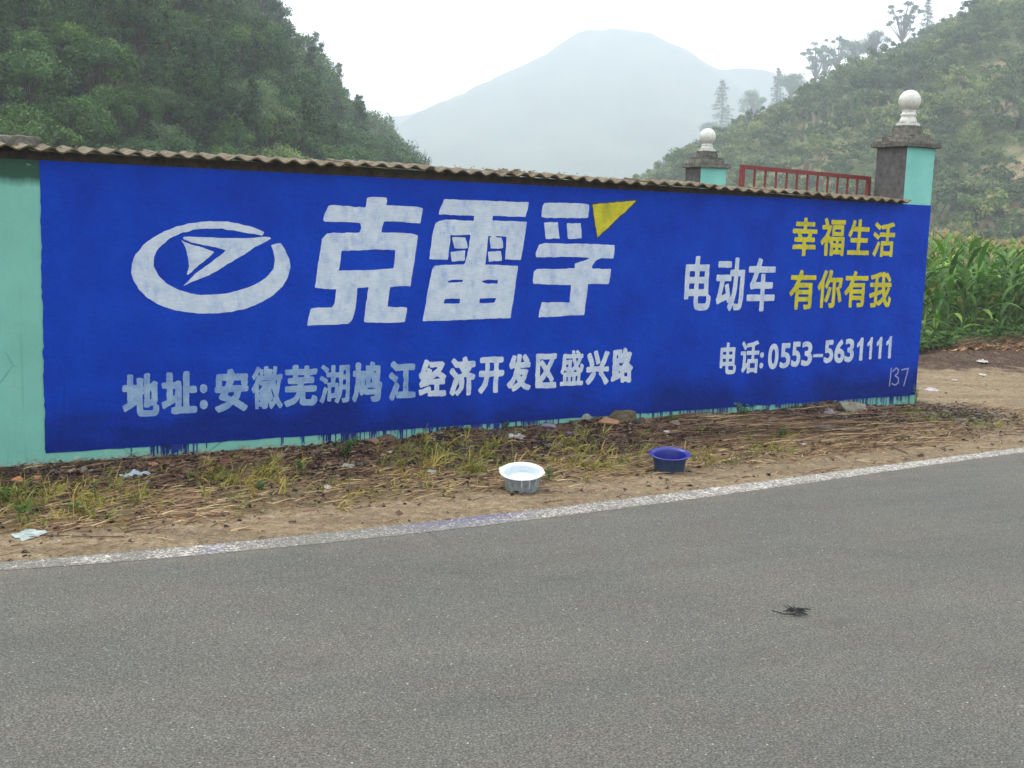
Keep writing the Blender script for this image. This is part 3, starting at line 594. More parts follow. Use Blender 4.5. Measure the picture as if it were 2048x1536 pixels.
# ---- lettering: glyph outlines rasterised to a distance field, fattened and wobbled like brush work, cut back to polygons
def poly_sd(polys, X, Y):
    d2 = np.full(X.shape, 1e9); ins = np.zeros(X.shape, bool)
    for P in polys:
        P = np.asarray(P, float); Q = np.roll(P, -1, 0)
        for (ax, ay), (bx, by) in zip(P, Q):
            ex, ey = bx - ax, by - ay; L = ex * ex + ey * ey
            if L < 1e-12: continue
            t = np.clip(((X - ax) * ex + (Y - ay) * ey) / L, 0, 1)
            d2 = np.minimum(d2, (X - ax - t * ex) ** 2 + (Y - ay - t * ey) ** 2)
            c = (ay > Y) != (by > Y)
            if ay != by: ins ^= c & (X < ex * (Y - ay) / (by - ay) + ax)
    return np.where(ins, -1, 1) * np.sqrt(d2)
def iso_mesh(name, Sd, xs, zs, y, m, parent, smooth_y=True):
    inside = Sd < 0; V = []; Fc = []; idx = {}
    def vert(k, x, z):
        if k not in idx: idx[k] = len(V); V.append((x, y, z))
        return idx[k]
    nz, nx = Sd.shape; h = xs[1] - xs[0]
    for j in range(nz - 1):
        run = None
        for i in range(nx):
            full = i < nx - 1 and inside[j, i] and inside[j, i + 1] and inside[j + 1, i] and inside[j + 1, i + 1]
            if full:
                if run is None: run = i
                continue
            if run is not None:
                Fc.append((vert((run, j), xs[run], zs[j]), vert((i, j), xs[i], zs[j]), vert((i, j + 1), xs[i], zs[j + 1]), vert((run, j + 1), xs[run], zs[j + 1]))); run = None
            if i >= nx - 1: continue
            c = [(i, j), (i + 1, j), (i + 1, j + 1), (i, j + 1)]
            if not any(inside[b_, a_] for a_, b_ in c): continue
            P = []
            for k in range(4):
                (a0, b0), (a1, b1) = c[k], c[(k + 1) % 4]; v0, v1 = Sd[b0, a0], Sd[b1, a1]
                if v0 < 0: P.append(vert((a0, b0), xs[a0], zs[b0]))
                if (v0 < 0) != (v1 < 0):
                    t = v0 / (v0 - v1); x = xs[a0] + (xs[a1] - xs[a0]) * t; z = zs[b0] + (zs[b1] - zs[b0]) * t
                    P.append(vert(('e', min((a0, b0), (a1, b1)), max((a0, b0), (a1, b1))), x, z))
            if len(set(P)) >= 3: Fc.append(tuple(P))
    V = np.array(V)
    V[:, 1] += .004 * (fbm(V[:, 0] * 1.7, V[:, 2] * 1.7, 77) - .5)
    me = bpy.data.meshes.new(name); me.from_pydata(V.tolist(), [], Fc); me.materials.append(m); me.update()
    return link(name, me, parent)
def letter(name, polys, m, fat=0., h=.006, wob=.003, y=-.0085, parent=None, label=None):
    A_ = np.concatenate([np.asarray(p) for p in polys]); x0, z0 = A_.min(0) - .04; x1, z1 = A_.max(0) + .04
    xs = np.arange(x0, x1, h); zs = np.arange(z0, z1, h); X, Z = np.meshgrid(xs, zs)
    S_ = poly_sd(polys, X, Z) - fat + wob * 2 * (vnoise(X * 22, Z * 22, 3) - .5) + wob * (vnoise(X * 60, Z * 60, 4) - .5)
    o = iso_mesh(name, S_, xs, zs, y, m, parent or wall)
    return tag(o, label)
def decode(ch):
    return [[(q[k] / 250, q[k + 1] / 250) for k in range(0, len(q), 2)] for q in GLYPHS[ch]]
def glyph(ch, x0, x1, y0, y1, m, fat, where, h=.005, slant=0., wob=.0022):
    lb = '%s painted %s in the %s' % ('yellow' if m is M_YEL else 'white', ('numeral ' if ch.isdigit() else 'character ') + ch, where)
    xm, ym = (x0 + x1) / 2, (y0 + y1) / 2
    sa = WS(x0, ym)[0]; sb = WS(x1, ym)[0]; za = WS(xm, y1)[1]; zb = WS(xm, y0)[1]
    sa += fat; sb -= fat; za += fat; zb -= fat
    if ch == '1': return letter('painted_character', [[(sa + (sb - sa) * u, za + (zb - za) * v_) for u, v_ in ((.62, 0), (1, 0), (1, 1), (.72, 1), (.5, .86), (.05, .74), (.05, .62), (.62, .76))]], m, fat * .75, h, wob, label=lb)
    if ch == '-': za = zb = (za + zb) / 2; za -= .006; zb += .006
    if ch == ':':
        for P in decode(ch): letter('painted_dot', [[(sa + (sb - sa) * u, za + (zb - za) * v_) for u, v_ in P]], m, fat, h, wob)
        return
    return letter('painted_character', [[(sa + (sb - sa) * u + slant * (v_ - .5), za + (zb - za) * v_) for u, v_ in P] for P in decode(ch)], m, fat, h, wob, label=lb)
def traced(polys, ox, oy, sc):
    return [[WS(ox + x / sc, oy + y / sc) for x, y in P] for P in polys]
KE = [[(705,85),(760,75),(910,80),(918,110),(908,160),(1000,165),(1200,172),(1300,190),(1295,230),(1272,355),(1150,345),(1000,330),(890,333),(865,400),(858,450),(1000,452),(1180,462),(1242,480),(1240,520),(1200,800),(1165,1020),(1050,1020),(950,1025),(940,1100),(925,1235),(1050,1240),(1130,1245),(1130,1290),(1105,1395),(1000,1405),(850,1405),(670,1400),(690,1250),(710,1100),(722,1030),(600,1032),(600,1100),(585,1250),(550,1370),(510,1418),(300,1425),(75,1435),(90,1340),(110,1255),(200,1245),(335,1240),(360,1200),(382,1050),(250,1048),(150,1030),(165,950),(200,700),(228,520),(285,458),(400,452),(625,450),(645,400),(635,350),(500,340),(260,338),(240,325),(260,240),(300,165),(350,158),(500,170),(600,182),(690,182),(700,130)],
      [(438,645),(600,640),(800,630),(1005,635),(1000,740),(985,830),(800,845),(600,850),(408,852),(420,780)]]
LEI = [[(215,85),(500,90),(700,102),(985,112),(975,180),(955,245),(800,240),(660,235),(655,278),(800,282),(970,290),(960,350),(935,520),(912,635),(840,635),(770,632),(780,520),(785,425),(615,418),(605,550),(590,680),(700,680),(888,690),(880,760),(850,960),(820,1165),(600,1172),(300,1185),(20,1195),(38,1105),(42,1085),(70,900),(110,720),(130,690),(250,680),(400,675),(435,560),(455,410),(275,410),(270,480),(250,635),(170,632),(80,628),(95,520),(115,380),(140,300),(175,278),(260,268),(400,278),(485,280),(488,235),(350,230),(170,220),(180,170)],
       [(288,430),(410,430),(435,530),(310,532)],[(272,560),(405,550),(408,645),(285,650)],[(632,430),(740,430),(757,530),(638,535)],[(612,560),(735,555),(742,645),(622,650)],
       [(240,830),(290,815),(390,815),(385,838),(260,845)],[(555,828),(600,815),(705,818),(700,852),(580,848)],[(225,990),(365,988),(355,1030),(205,1035)],[(540,985),(690,985),(670,1028),(535,1028)]]
FU = [[(1130,118),(1400,118),(1538,132),(1530,200),(1528,255),(1300,255),(1100,250),(1105,190),(1115,140)],[(1122,295),(1250,292),(1265,440),(1140,445)],[(1330,302),(1458,302),(1470,440),(1340,445)],
      [(1080,495),(1120,485),(1400,488),(1600,492),(1765,500),(1765,560),(1755,625),(1700,620),(1640,622),(1590,645),(1560,690),(1565,715),(1735,718),(1730,780),(1715,855),(1525,855),(1515,950),(1490,1135),(1300,1145),(1075,1158),(1085,1090),(1105,1022),(1200,1022),(1355,1022),(1365,950),(1370,865),(1200,860),(1025,855),(1020,820),(1035,740),(1060,718),(1200,718),(1405,712),(1405,670),(1480,645),(1545,620),(1400,608),(1200,610),(1050,615),(1052,570)]]
RING = [[(1135,330),(1050,295),(950,268),(860,250),(760,245),(650,250),(550,262),(450,285),(350,325),(260,375),(180,435),(120,505),(90,580),(88,650),(110,720),(150,785),(210,845),(300,900),(400,938),(500,960),(620,972),(760,972),(880,958),(1000,930),(1110,885),(1210,825),(1280,755),(1320,685),(1338,610),(1330,540),(1300,475),(1262,420),(1235,418),(1185,435),(1205,480),(1218,550),(1205,620),(1165,675),(1100,725),(1000,770),(880,805),(760,823),(640,825),(540,812),(440,780),(360,735),(300,675),(265,600),(265,540),(285,480),(330,430),(400,375),(490,335),(590,312),(700,302),(800,305),(900,322),(1000,340),(1120,358)]]
ARR = [[(495,368),(560,368),(700,373),(850,378),(980,378),(1100,370),(1170,370),(1190,380),(1150,402),(1050,455),(940,530),(820,600),(700,670),(580,720),(500,752),(540,710),(600,650),(700,580),(780,520),(835,475),(760,455),(650,430),(560,412),(500,388)],
       [(482,398),(560,430),(650,455),(740,488),(700,530),(620,590),(560,650),(530,672),(522,660),(540,600),(535,540),(518,460),(495,415)]]
TRI = [[(1562,130),(1975,92),(1610,435)]]
letter('painted_logo_ring', traced(RING, 240, 380, 3.938), M_WHITE, 0, .009)
letter('painted_logo_arrow', traced(ARR, 240, 380, 3.938), M_WHITE, 0, .006)
letter('painted_character', traced(KE, 600, 380, 5.297), M_WHITE, 0, .009, label='huge white painted character 克')
letter('painted_character', traced(LEI, 840, 380, 4.551), M_WHITE, 0, .0075, label='huge white painted character 雷')
letter('painted_character', traced(FU, 840, 380, 4.551), M_WHITE, 0, .009, label='huge white painted character 孚')
letter('painted_triangle_outline', traced(TRI, 840, 380, 4.551), M_BLACK, .010, .008, y=-.0075)
letter('painted_triangle', traced(TRI, 840, 380, 4.551), M_YEL, -.002, .008)
ADDR = [('地',244,318,747,834),('址',322,394,743,827),(':',398,415,767,818),('安',429,496.5,737,823.5),('徽',502,565,732,818),('芜',568,634,730,813),('湖',637.6,699,728,806.7),('鸠',703,763,723,804),('江',777,831,721.4,800),('经',837,891.5,719,792.6),('济',898.5,950,713.6,791),('开',956.7,1007,713.6,786),('发',1013.6,1061.5,707,782),('区',1070.6,1112.5,707,776),('盛',1120,1166,699.4,771),('兴',1172,1216.8,700,769),('路',1222,1265,696,765.4)]
for k, (ch, *q) in enumerate(ADDR):
    glyph(ch, *q, M_WASH if k < 9 else M_WHITE, .0145 if ch not in '徽湖盛' else .009, 'address line', wob=.004)
for ch, *q in [('电',1368.8,1421.8,512,620.7),('动',1431.6,1487.7,515,622),('车',1494,1549.5,515.7,622.6)]: glyph(ch, *q, M_WHITE, .013, 'words left of the yellow slogan', .006)
for ch, *q in [('幸',1584,1633,435,512),('福',1640.8,1688.6,436,512),('生',1695,1739,439,510),('活',1745,1788.7,444,514),('有',1578,1630,539.6,619),('你',1633.7,1683.8,540,616),('有',1688,1734,542,615),('我',1738,1782,544,615)]: glyph(ch, *q, M_YEL, .010, 'slogan')
for ch, *q in [('电',1439,1472,685,748.4),('话',1479.7,1517,681,746.6),(':',1518,1526,704,736.5),('0',1535,1556,687,738.7),('5',1559,1579.7,686,736.5),('5',1582,1600,683,733.6),('3',1602,1623.5,682.6,732),('-',1624.6,1645,706,716),('5',1647,1666,680,726),('6',1667.7,1688,678.8,726),('3',1688.6,1707,677,724),('1',1711.8,1725,674.7,721.4),('1',1732.4,1743.7,674,719),('1',1751,1762.8,673,718),('1',1770,1782,672,717)]:
    glyph(ch, *q, M_WHITE, .009 if ch in '电话' else .011, 'telephone line')
def brush(pts, w, m):
    P = [WS(1400 + x / 4.452, 650 + y / 4.452) for x, y in pts]; polys = []
    Q = []
    for a_, c_ in zip(P, P[1:]):
        for k in range(6): Q.append((a_[0] + (c_[0] - a_[0]) * k / 6, a_[1] + (c_[1] - a_[1]) * k / 6))
    Q.append(P[-1]); Q = np.array(Q)
    xs = np.arange(Q[:, 0].min() - .03, Q[:, 0].max() + .03, .004); zs = np.arange(Q[:, 1].min() - .03, Q[:, 1].max() + .03, .004)
    X, Z = np.meshgrid(xs, zs); d = np.full(X.shape, 9.)
    for a_, c_ in zip(Q, Q[1:]):
        e = c_ - a_; L = e @ e; t = np.clip(((X - a_[0]) * e[0] + (Z - a_[1]) * e[1]) / L, 0, 1); d = np.minimum(d, np.hypot(X - a_[0] - t * e[0], Z - a_[1] - t * e[1]))
    return iso_mesh('painted_character', d - w + .003 * (vnoise(X * 60, Z * 60, 6) - .5), xs, zs, -.0085, m, wall)
brush([(1700,385),(1692,450),(1682,540)], .0085, M_FAINT)
brush([(1712,412),(1742,382),(1764,398),(1756,428),(1733,450),(1762,472),(1762,512),(1732,535),(1706,522)], .0085, M_FAINT)
brush([(1792,398),(1850,386),(1834,450),(1810,538)], .0085, M_FAINT)
# mortar band between wall top and sheets, and the corrugated sheets themselves
PITCH_C = .1551
def lipz(s): return float(np.interp(s, [-3.2, 0, 2.6, 6, 9.06], [2.372, 2.374, 2.388, 2.364, 2.322]))
mb = MB(); n = 90
for i in range(n + 1):
    s = SL0 + (9.03 - SL0) * i / n; zt = lipz(s) - .012
    mb.v += [(s, .012, ZT + .002), (s, .02, zt), (s, .22, zt + .01), (s, .22, ZT + .002)]; mb.t += [.5] * 4
for i in range(n):
    for k in range(3): mb.f.append((4 * i + k, 4 * i + 4 + k, 4 * i + 5 + k, 4 * i + 1 + k)); mb.mi.append(0)
mb.f.append((4 * n, 4 * n + 3, 4 * n + 2, 4 * n + 1)); mb.mi.append(0)
mb.build('mortar_bed', M_MORTAR, wall)
sheet_w = PITCH_C * 5
k = 0; s = -3.05
while s < 9.0:
    s1 = min(s + sheet_w + PITCH_C * .35, 9.07); V = []; Fq = []
    yo = random.uniform(-.018, .018); zo = .007 * (k % 2) + random.uniform(0, .006); tilt = random.uniform(-.009, .009); sag = random.uniform(-.004, .004)
    nn = max(6, int((s1 - s) / (PITCH_C / 12))); dep = [(-.10 + yo, 0.), (-.06, .003), (.05, .012), (.2, .024), (.34 + yo, .038)]
    for side in (0, 1):
        for (yy, dz) in dep:
            for i in range(nn + 1):
                x = s + (s1 - s) * i / nn; ph = 2 * math.pi * (x - 2.556) / PITCH_C
                z = lipz(x) + .0155 * math.cos(ph) + dz + zo + tilt * (x - s) + .006 * (float(vnoise(x * 6, 1, 3)) - .5) - side * .012
                jag = .012 * (float(vnoise(x * 30, k, 6)) - .5) if yy < -.08 else 0
                V.append((x, yy + jag, z))
    m_ = nn + 1; L_ = len(dep)
    for side in (0, 1):
        for j in range(L_ - 1):
            for i in range(nn):
                a = side * m_ * L_ + j * m_ + i; q = (a, a + 1, a + m_ + 1, a + m_); Fq.append(q if side == 0 else q[::-1])
    O = m_ * L_
    for i in range(nn): Fq.append((i, O + i, O + i + 1, i + 1)); a = (L_ - 1) * m_ + i; Fq.append((a, a + 1, O + a + 1, O + a))
    for j in range(L_ - 1): a = j * m_; Fq.append((a, a + m_, O + a + m_, O + a)); a = j * m_ + nn; Fq.append((a, O + a, O + a + m_, a + m_))
    me = bpy.data.meshes.new('corrugated_sheet'); me.from_pydata([(x, y + .1, z) for x, y, z in V], [], Fq); me.materials.append(M_SHEET); me.update()
    o = link('corrugated_sheet', me, wall); o.location = (0, -.1, 0)
    s += sheet_w; k += 1
# moss and leaf crumbs lying on the sheets
mb = MB()
for i in range(260):
    s = random.choice([random.uniform(-.3, 9), random.gauss(4.05, .12)]); z = lipz(s) + .016 * math.cos(2 * math.pi * (s - 2.556) / PITCH_C) + .035; r_ = random.uniform(.004, .012); y = random.uniform(-.02, .1)
    mb.add([(s - r_, y, z), (s + r_, y - r_, z), (s + r_ * .6, y + r_, z + .002), (s, y, z + r_)], [(0, 1, 3), (1, 2, 3), (2, 0, 3)], random.random())
tag(mb.build('leaf_crumbs', M_LITTER, wall), kind='stuff')

# ================================================================== gate pillars, gate, post behind the wall
def rough_box(m, a, c, seg=6, amp=.006, mat=None, name='part', parent=None):
    """box with chipped, uneven surface"""
    import bmesh
    bm = bmesh.new(); bmesh.ops.create_cube(bm, size=1)
    a = Vector(a); c = Vector(c); d = c - a
    for v in bm.verts: v.co = Vector((a.x + d.x * (v.co.x + .5), a.y + d.y * (v.co.y + .5), a.z + d.z * (v.co.z + .5)))
    bmesh.ops.bevel(bm, geom=bm.edges[:], offset=min(d) * .08, segments=1, affect='EDGES')
    bmesh.ops.subdivide_edges(bm, edges=[e for e in bm.edges if e.calc_length() > .06], cuts=seg, use_grid_fill=True)
    o_ = random.random() * 50
    for v in bm.verts:
        p = v.co
        v.co = p + Vector((float(vnoise(p.y * 25 + o_, p.z * 25, 1)) - .5, float(vnoise(p.x * 25 + o_, p.z * 25, 2)) - .5, float(vnoise(p.x * 25 + o_, p.y * 25, 3)) - .5)) * amp * 2
    me = bpy.data.meshes.new(name); bm.to_mesh(me); bm.free(); me.materials.append(mat)
    return link(name, me, parent)
def pillar(loc_m, w, zs, label, ztop_ball):
    t = empty('gate_pillar', mat=loc_m); tag(t, label, 'gate pillar', 'pair of gate pillars with ball finials')
    # shaft: origin at its front left foot; front turquoise, left side bare dark concrete
    mb = MB()
    nz = 14
    for side in range(4):
        for i in range(nz):
            z0 = -.2 + (zs + .2) * i / nz; z1 = -.2 + (zs + .2) * (i + 1) / nz
            c = [(0, 0), (w, 0), (w, w), (0, w)]; p, q = c[side], c[(side + 1) % 4]
            mb.cm = 1 if side == 3 else 0
            mb.add([(p[0], p[1], z0), (q[0], q[1], z0), (q[0], q[1], z1), (p[0], p[1], z1)], [(0, 1, 2, 3)])
    mb.build('shaft', [M_TEALP, M_CONCD], t)
    z = zs
    for ov, th, lip in ((.050, .070, .010), (-.028, .086, .012), (-.098, .096, .010)):
        rough_box(None, (-ov, -ov, z + .001), (w + ov, w + ov, z + th * .62), 5, .005, M_CONC, 'cap_slab', t)
        rough_box(None, (-ov + lip, -ov + lip, z + th * .62 + .001), (w + ov - lip, w + ov - lip, z + th), 5, .004, M_CONC, 'cap_slab', t)
        z += th
    h = w / 2
    mb = MB(); q = .093
    mb.box((h - q, h - q, z - .004), (h + q, h + q, z + .024)); mb.box((h - q * .86, h - q * .86, z + .024), (h + q * .86, h + q * .86, z + .036)); mb.build('finial_plinth', M_CERAM, t)
    zb = ztop_ball; Rb = .121; nk = zb - Rb * .86 - (z + .036)
    n0 = link('finial_neck', MB().lathe([(.092, 0), (.094, nk * .2), (.083, nk * .32), (.080, nk * .5), (.088, nk * .58), (.088, nk * .68), (.074, nk * .74), (.072, nk * .9), (.080, nk), (.03, nk + .012)], 32).mesh('finial_neck', M_CERAM, True), t)
    n0.location = (h, h, z + .036)
    pr = [(Rb * math.sin(a), -Rb * math.cos(a)) for a in np.linspace(.02, math.pi - .001, 22)]
    b0 = link('finial_ball', MB().lathe(pr, 36).mesh('finial_ball', M_CERAM, True), t); b0.location = (h, h, zb)
    return t
# pillar turquoise: same render, plain
b = NB('turquoise pillar paint', .85, .25); P = b.obj()
c = b.ramp(b.noise(P, 2.4, 6, .65), [(.3, (.15, .42, .37)), (.6, (.20, .50, .44)), (.8, (.24, .54, .48))])
c = b.mix(b.ramp(b.noise(b.scale(P, (5, 5, 1.4)), 3, 5, .75), [(.62, 0.), (.72, .8)]), c, (.03, .06, .055))
b.col(c).bump(b.noise(P, 28, 5, .8), .5, .008); M_TEALP = b.m
b1 = WS(1812, 201, -.22)[1]
pm_ = WALLM @ Matrix.Translation((9.052, .006, 0))
pillar(pm_, .440, 2.925, 'nearer gate pillar with white ball finial, rising at the right end of the blue wall', b1)
# second pillar, farther back
d2 = 18.2
c2 = D(1393, 500, d2); zs2 = EYE + (D(1393, 334, d2)[2] - EYE); th = math.atan2(WU[1], WU[0]) - R(7)
pm2 = Matrix.Translation((c2[0], c2[1], 0)) @ Matrix.Rotation(th, 4, 'Z')
pillar(pm2, .44, zs2, 'farther gate pillar with white ball finial, seen above the wall left of the red gate', D(1405, 272, d2 + .2)[2])

gate = empty('iron_gate', mat=WALLM @ Matrix.Translation((0, .5, 0))); tag(gate, 'dark red iron bar gate folded open behind the wall beside the nearer pillar', 'gate')
ga, gb_, za_, zb_ = 7.113, 9.03, 2.640, 2.601
def gz_(s): return za_ + (zb_ - za_) * (s - ga) / (gb_ - ga)
mb = MB(); V = [(ga + .042, -.02, gz_(ga) - .045), (gb_ - .042, -.02, gz_(gb_) - .045)]
def beam(m, s0, s1, zo, th_, dp):
    a0, a1 = gz_(s0) + zo, gz_(s1) + zo
    m.add([(s0, -dp, a0 - th_), (s1, -dp, a1 - th_), (s1, dp, a1 - th_), (s0, dp, a0 - th_), (s0, -dp, a0), (s1, -dp, a1), (s1, dp, a1), (s0, dp, a0)], [(0, 3, 2, 1), (4, 5, 6, 7), (0, 1, 5, 4), (1, 2, 6, 5), (2, 3, 7, 6), (3, 0, 4, 7)]); return m
beam(MB(), ga + .001, gb_ - .001, 0, .042, .021).build('top_rail', M_RED, gate)
beam(MB(), ga + .046, gb_ - .046, -1.2, .04, .018).build('middle_rail', M_RED, gate)
beam(MB(), ga + .046, gb_ - .046, -2.42, .04, .018).build('bottom_rail', M_RED, gate)
for s in (ga, gb_ - .045): MB().box((s, -.023, .12), (s + .045, .023, gz_(s) - .043)).build('post', M_RED, gate)
for k in range(11):
    s = ga + .045 + (gb_ - ga - .09) * (k + 1) / 12; MB().box((s - .009, -.009, .2), (s + .009, .009, gz_(s) - .043)).build('bar', M_RED, gate)
for z in (.5, 2.2): MB().tube([(gb_ + .008, 0, z - .06), (gb_ + .008, 0, z + .06)], .014, 8).build('hinge', M_RED, gate)

post = empty('concrete_post', mat=WALLM @ Matrix.Translation((0, .30, 0))); tag(post, 'rough grey concrete slab on a short post behind the wall at the left edge', 'post')
sr, zr = WS(74, 283, -.45); zt_ = WS(40, 271, -.3)[1]
rough_box(None, (sr - .62, 0, zt_ - .075), (sr, .5, zt_), 8, .008, M_CONC, 'cap_slab', post)
rough_box(None, (sr - .57, .05, 0), (sr - .05, .45, zt_ - .077), 4, .004, M_CONCD, 'shaft', post)

# ================================================================== paint basins
def basin(px, py, label, outc, inc, paintc, tilt, ear, level, seed):
    g = G(px, py); x, y = g[0], g[1] + .10; z = gz1(x, y - .08) + .004
    t = empty('paint_basin', (x, y, z)); t.rotation_euler = (R(tilt), R(-1), 0); t.scale = (.94, .94, .96)
    tag(t, label, 'basin', 'plastic basins of paint on the verge')
    k = 1.0
    b = NB('basin shell ' + label.split()[0], .5, .4); P = b.obj(); sp = b.sep(P)
    f = b.noise(b.scale(P, (1, 1, .45)), 34 + seed, 5, .8)
    c = b.ramp(f, outc)
    b.col(c); m_out = b.m
    b = NB('basin rim ' + label.split()[0], .4, .5); b.col(b.mix(b.ramp(b.noise(b.obj(), 18, 5, .7), [(.55, 0.), (.75, .6)]), inc, tuple(v * .55 for v in inc))); m_in = b.m
    b = NB('liquid paint ' + label.split()[0], .12, .6); b.col(paintc); m_p = b.m
    body = MB().lathe([(0.001, .004), (.108, .0), (.122, .003), (.128, .012), (.131, .03), (.135, .06), (.140, .09), (.145, .118), (.148, .136)], 48)
    body.build('basin_body', m_out, t, True)
    MB().lathe([(.147, .136), (.158, .142), (.171, .146), (.177, .145), (.177, .150), (.171, .1535), (.158, .151), (.146, .146), (.139, .134)], 64).build('rim', m_in, t, True)
    MB().lathe([(.139, .134), (.134, .118), (.127, .09), (.121, .06), (.114, .035), (.10, .018), (0.001, .016)], 48).build('inner_wall', m_in, t, True)
    rl = .114 + (.134 - .114) * (level - .035) / .083
    MB().lathe([(rl + .001, level + .001), (rl * .96, level), (0.001, level)], 48).build('paint_fill', m_p, t, True)
    dr = MB()
    for q in range(9):
        a = random.uniform(3.4, 6.1); L = random.uniform(.03, .10); P_ = []
        for w_ in range(5):
            zz = .140 - L * w_ / 4; rr = np.interp(zz, [0, .03, .09, .136], [.126, .1325, .1415, .1495]) + .001; P_.append((rr * math.cos(a), rr * math.sin(a), zz))
        dr.ribbon(P_, [.008, .006, .005, .005, .003], Vector((-math.sin(a), math.cos(a), 0)))
    tag(dr.build('paint_runs', m_in, t), kind='stuff')
    for a0 in (2.92, 2.92 + math.pi):
        mb = MB(); P0 = []
        for q in range(9):
            a = a0 + (q - 4) * .048; rr = .172 + .013 * math.cos((q - 4) / 4.6 * math.pi / 2)
            P0.append((rr * math.cos(a), rr * math.sin(a)))
        inner = [(.166 * math.cos(a0 + (q - 4) * .048), .166 * math.sin(a0 + (q - 4) * .048)) for q in range(9)]
        vs = [(x_, y_, .148) for x_, y_ in P0] + [(x_, y_, .148) for x_, y_ in inner] + [(x_, y_, .156) for x_, y_ in P0] + [(x_, y_, .1545) for x_, y_ in inner]
        fs = []
        for q in range(8): fs += [(q, q + 1, q + 10, q + 9), (18 + q, 27 + q, 28 + q, 19 + q), (q, 18 + q, 19 + q, q + 1), (9 + q, 10 + q, 28 + q, 27 + q)]
        mb.add(vs, fs); mb.build('lug', m_in, t, True)
    return t
basin(1043, 986, 'white plastic basin with white paint, standing near the road edge line', [(.34, (.10, .13, .145)), (.46, (.20, .245, .25)), (.60, (.30, .34, .33)), (.8, (.50, .53, .52))], (.50, .55, .57), (.46, .54, .64), 12, .25, .088, 0)
basin(1341, 947, 'blue plastic basin of blue paint on the verge, right of the white one', [(.34, (.008, .018, .17)), (.46, (.015, .035, .085)), (.58, (.03, .055, .075)), (.74, (.10, .13, .15))], (.004, .010, .17), (.003, .007, .13), 8, .0, .062, 6)

# ================================================================== stones, rubble, litter on the verge
def stone_mesh(w, d, h, seed, boxy=.5):
    import bmesh
    bm = bmesh.new(); bmesh.ops.create_icosphere(bm, subdivisions=3, radius=1)
    r_ = np.random.default_rng(seed); pl = [(Vector(r_.normal(size=3)).normalized(), r_.uniform(.42, .80)) for _ in range(13)]
    for v in bm.verts:
        for n_, dd in pl:
            k = v.co.dot(n_)
            if k > dd: v.co -= n_ * (k - dd)
        v.co *= 1 + .16 * (float(vnoise(v.co.x * 5 + seed, v.co.y * 5 + v.co.z * 3, 2)) - .5)
        v.co = Vector((v.co.x * w * .62, v.co.y * d * .62, v.co.z * h * .62 + h * .30))
    me = bpy.data.meshes.new('stone'); bm.to_mesh(me); bm.free(); return me
ST = [
 (405,930,42,22,'flat tan brown stone on the dark debris below the letter gap of the address line',(.20,.13,.07),(.34,.24,.14)),
 (303,938,17,14,'small reddish stone right above the pale blue plastic bag',(.22,.10,.06),(.35,.18,.11)),
 (35,966,20,14,'orange brown brick chip at the far left of the verge',(.30,.11,.04),(.42,.20,.09)),
 (72,960,18,10,'small orange brick chip beside another brick chip at the left verge',(.32,.14,.06),(.45,.22,.11)),
 (451,936,26,26,'dark red clod at the wall foot, right of the flat tan stone',(.07,.03,.022),(.14,.06,.045)),
 (165,945,16,12,'grey stone chip under the left end of the painted field',(.14,.13,.11),(.26,.24,.21)),
 (560,920,34,22,'grey brown stone close to the wall foot under the blue drips',(.12,.09,.07),(.24,.18,.14)),
 (630,915,26,18,'dark brown clod left of the leafy green weed by the wall',(.07,.045,.035),(.15,.10,.07)),
 (745,893,34,22,'brown stone just right of the leafy green weed at the wall',(.13,.085,.055),(.26,.17,.11)),
 (775,886,36,20,'dark brown stone touching the brown one under the drips',(.06,.04,.03),(.14,.09,.065)),
 (898,870,58,26,'broad purplish brown clod under the bent dark root by the wall',(.12,.075,.06),(.24,.16,.13)),
 (1171,858,26,22,'grey green rounded stone above the white basin to its right',(.14,.15,.13),(.26,.27,.23)),
 (1214,870,38,24,'orange tan broken brick left above the blue basin',(.20,.10,.055),(.32,.18,.10)),
 (1097,872,28,18,'bluish grey stone splashed with paint above the white basin',(.10,.09,.14),(.20,.18,.25)),
 (1140,882,24,15,'violet painted stone between the two basins',(.12,.09,.24),(.24,.20,.36)),
 (1250,868,58,34,'large dark olive clod behind the blue basin to its left',(.06,.05,.03),(.14,.115,.07)),
 (1300,845,20,13,'small grey stone on the mound above the blue basin',(.16,.14,.12),(.28,.25,.21)),
 (1353,868,22,15,'grey brown stone right behind the blue basin',(.12,.10,.085),(.22,.185,.155)),
 (1277,832,22,13,'purple splashed stone against the wall foot above the blue basin',(.12,.08,.20),(.22,.16,.30)),
 (1700,842,60,34,'large olive grey rock on the mound near the right end of the wall',(.14,.13,.10),(.27,.25,.19)),
 (1660,848,26,20,'purple grey stone touching the large olive grey rock',(.15,.12,.14),(.28,.24,.26)),
 (1650,868,44,22,'dark brown rock in front of the large olive grey rock',(.08,.06,.05),(.17,.13,.11)),
 (1545,856,24,14,'brown stone among the twigs under the telephone number',(.12,.08,.06),(.24,.17,.12)),
 (1420,850,30,16,'brown grey stone on the bank right of the blue basin',(.13,.10,.08),(.26,.21,.17)),
 (1843,914,15,10,'small brown brick end at the edge of the road line',(.10,.06,.035),(.20,.13,.08)),
 (1841,894,9,6,'tiny dark stone behind the small brown brick end',(.05,.04,.035),(.10,.08,.07)),
 (2004,822,8,6,'lone dark stone on the pale dirt track',(.06,.05,.045),(.12,.10,.09)),
]
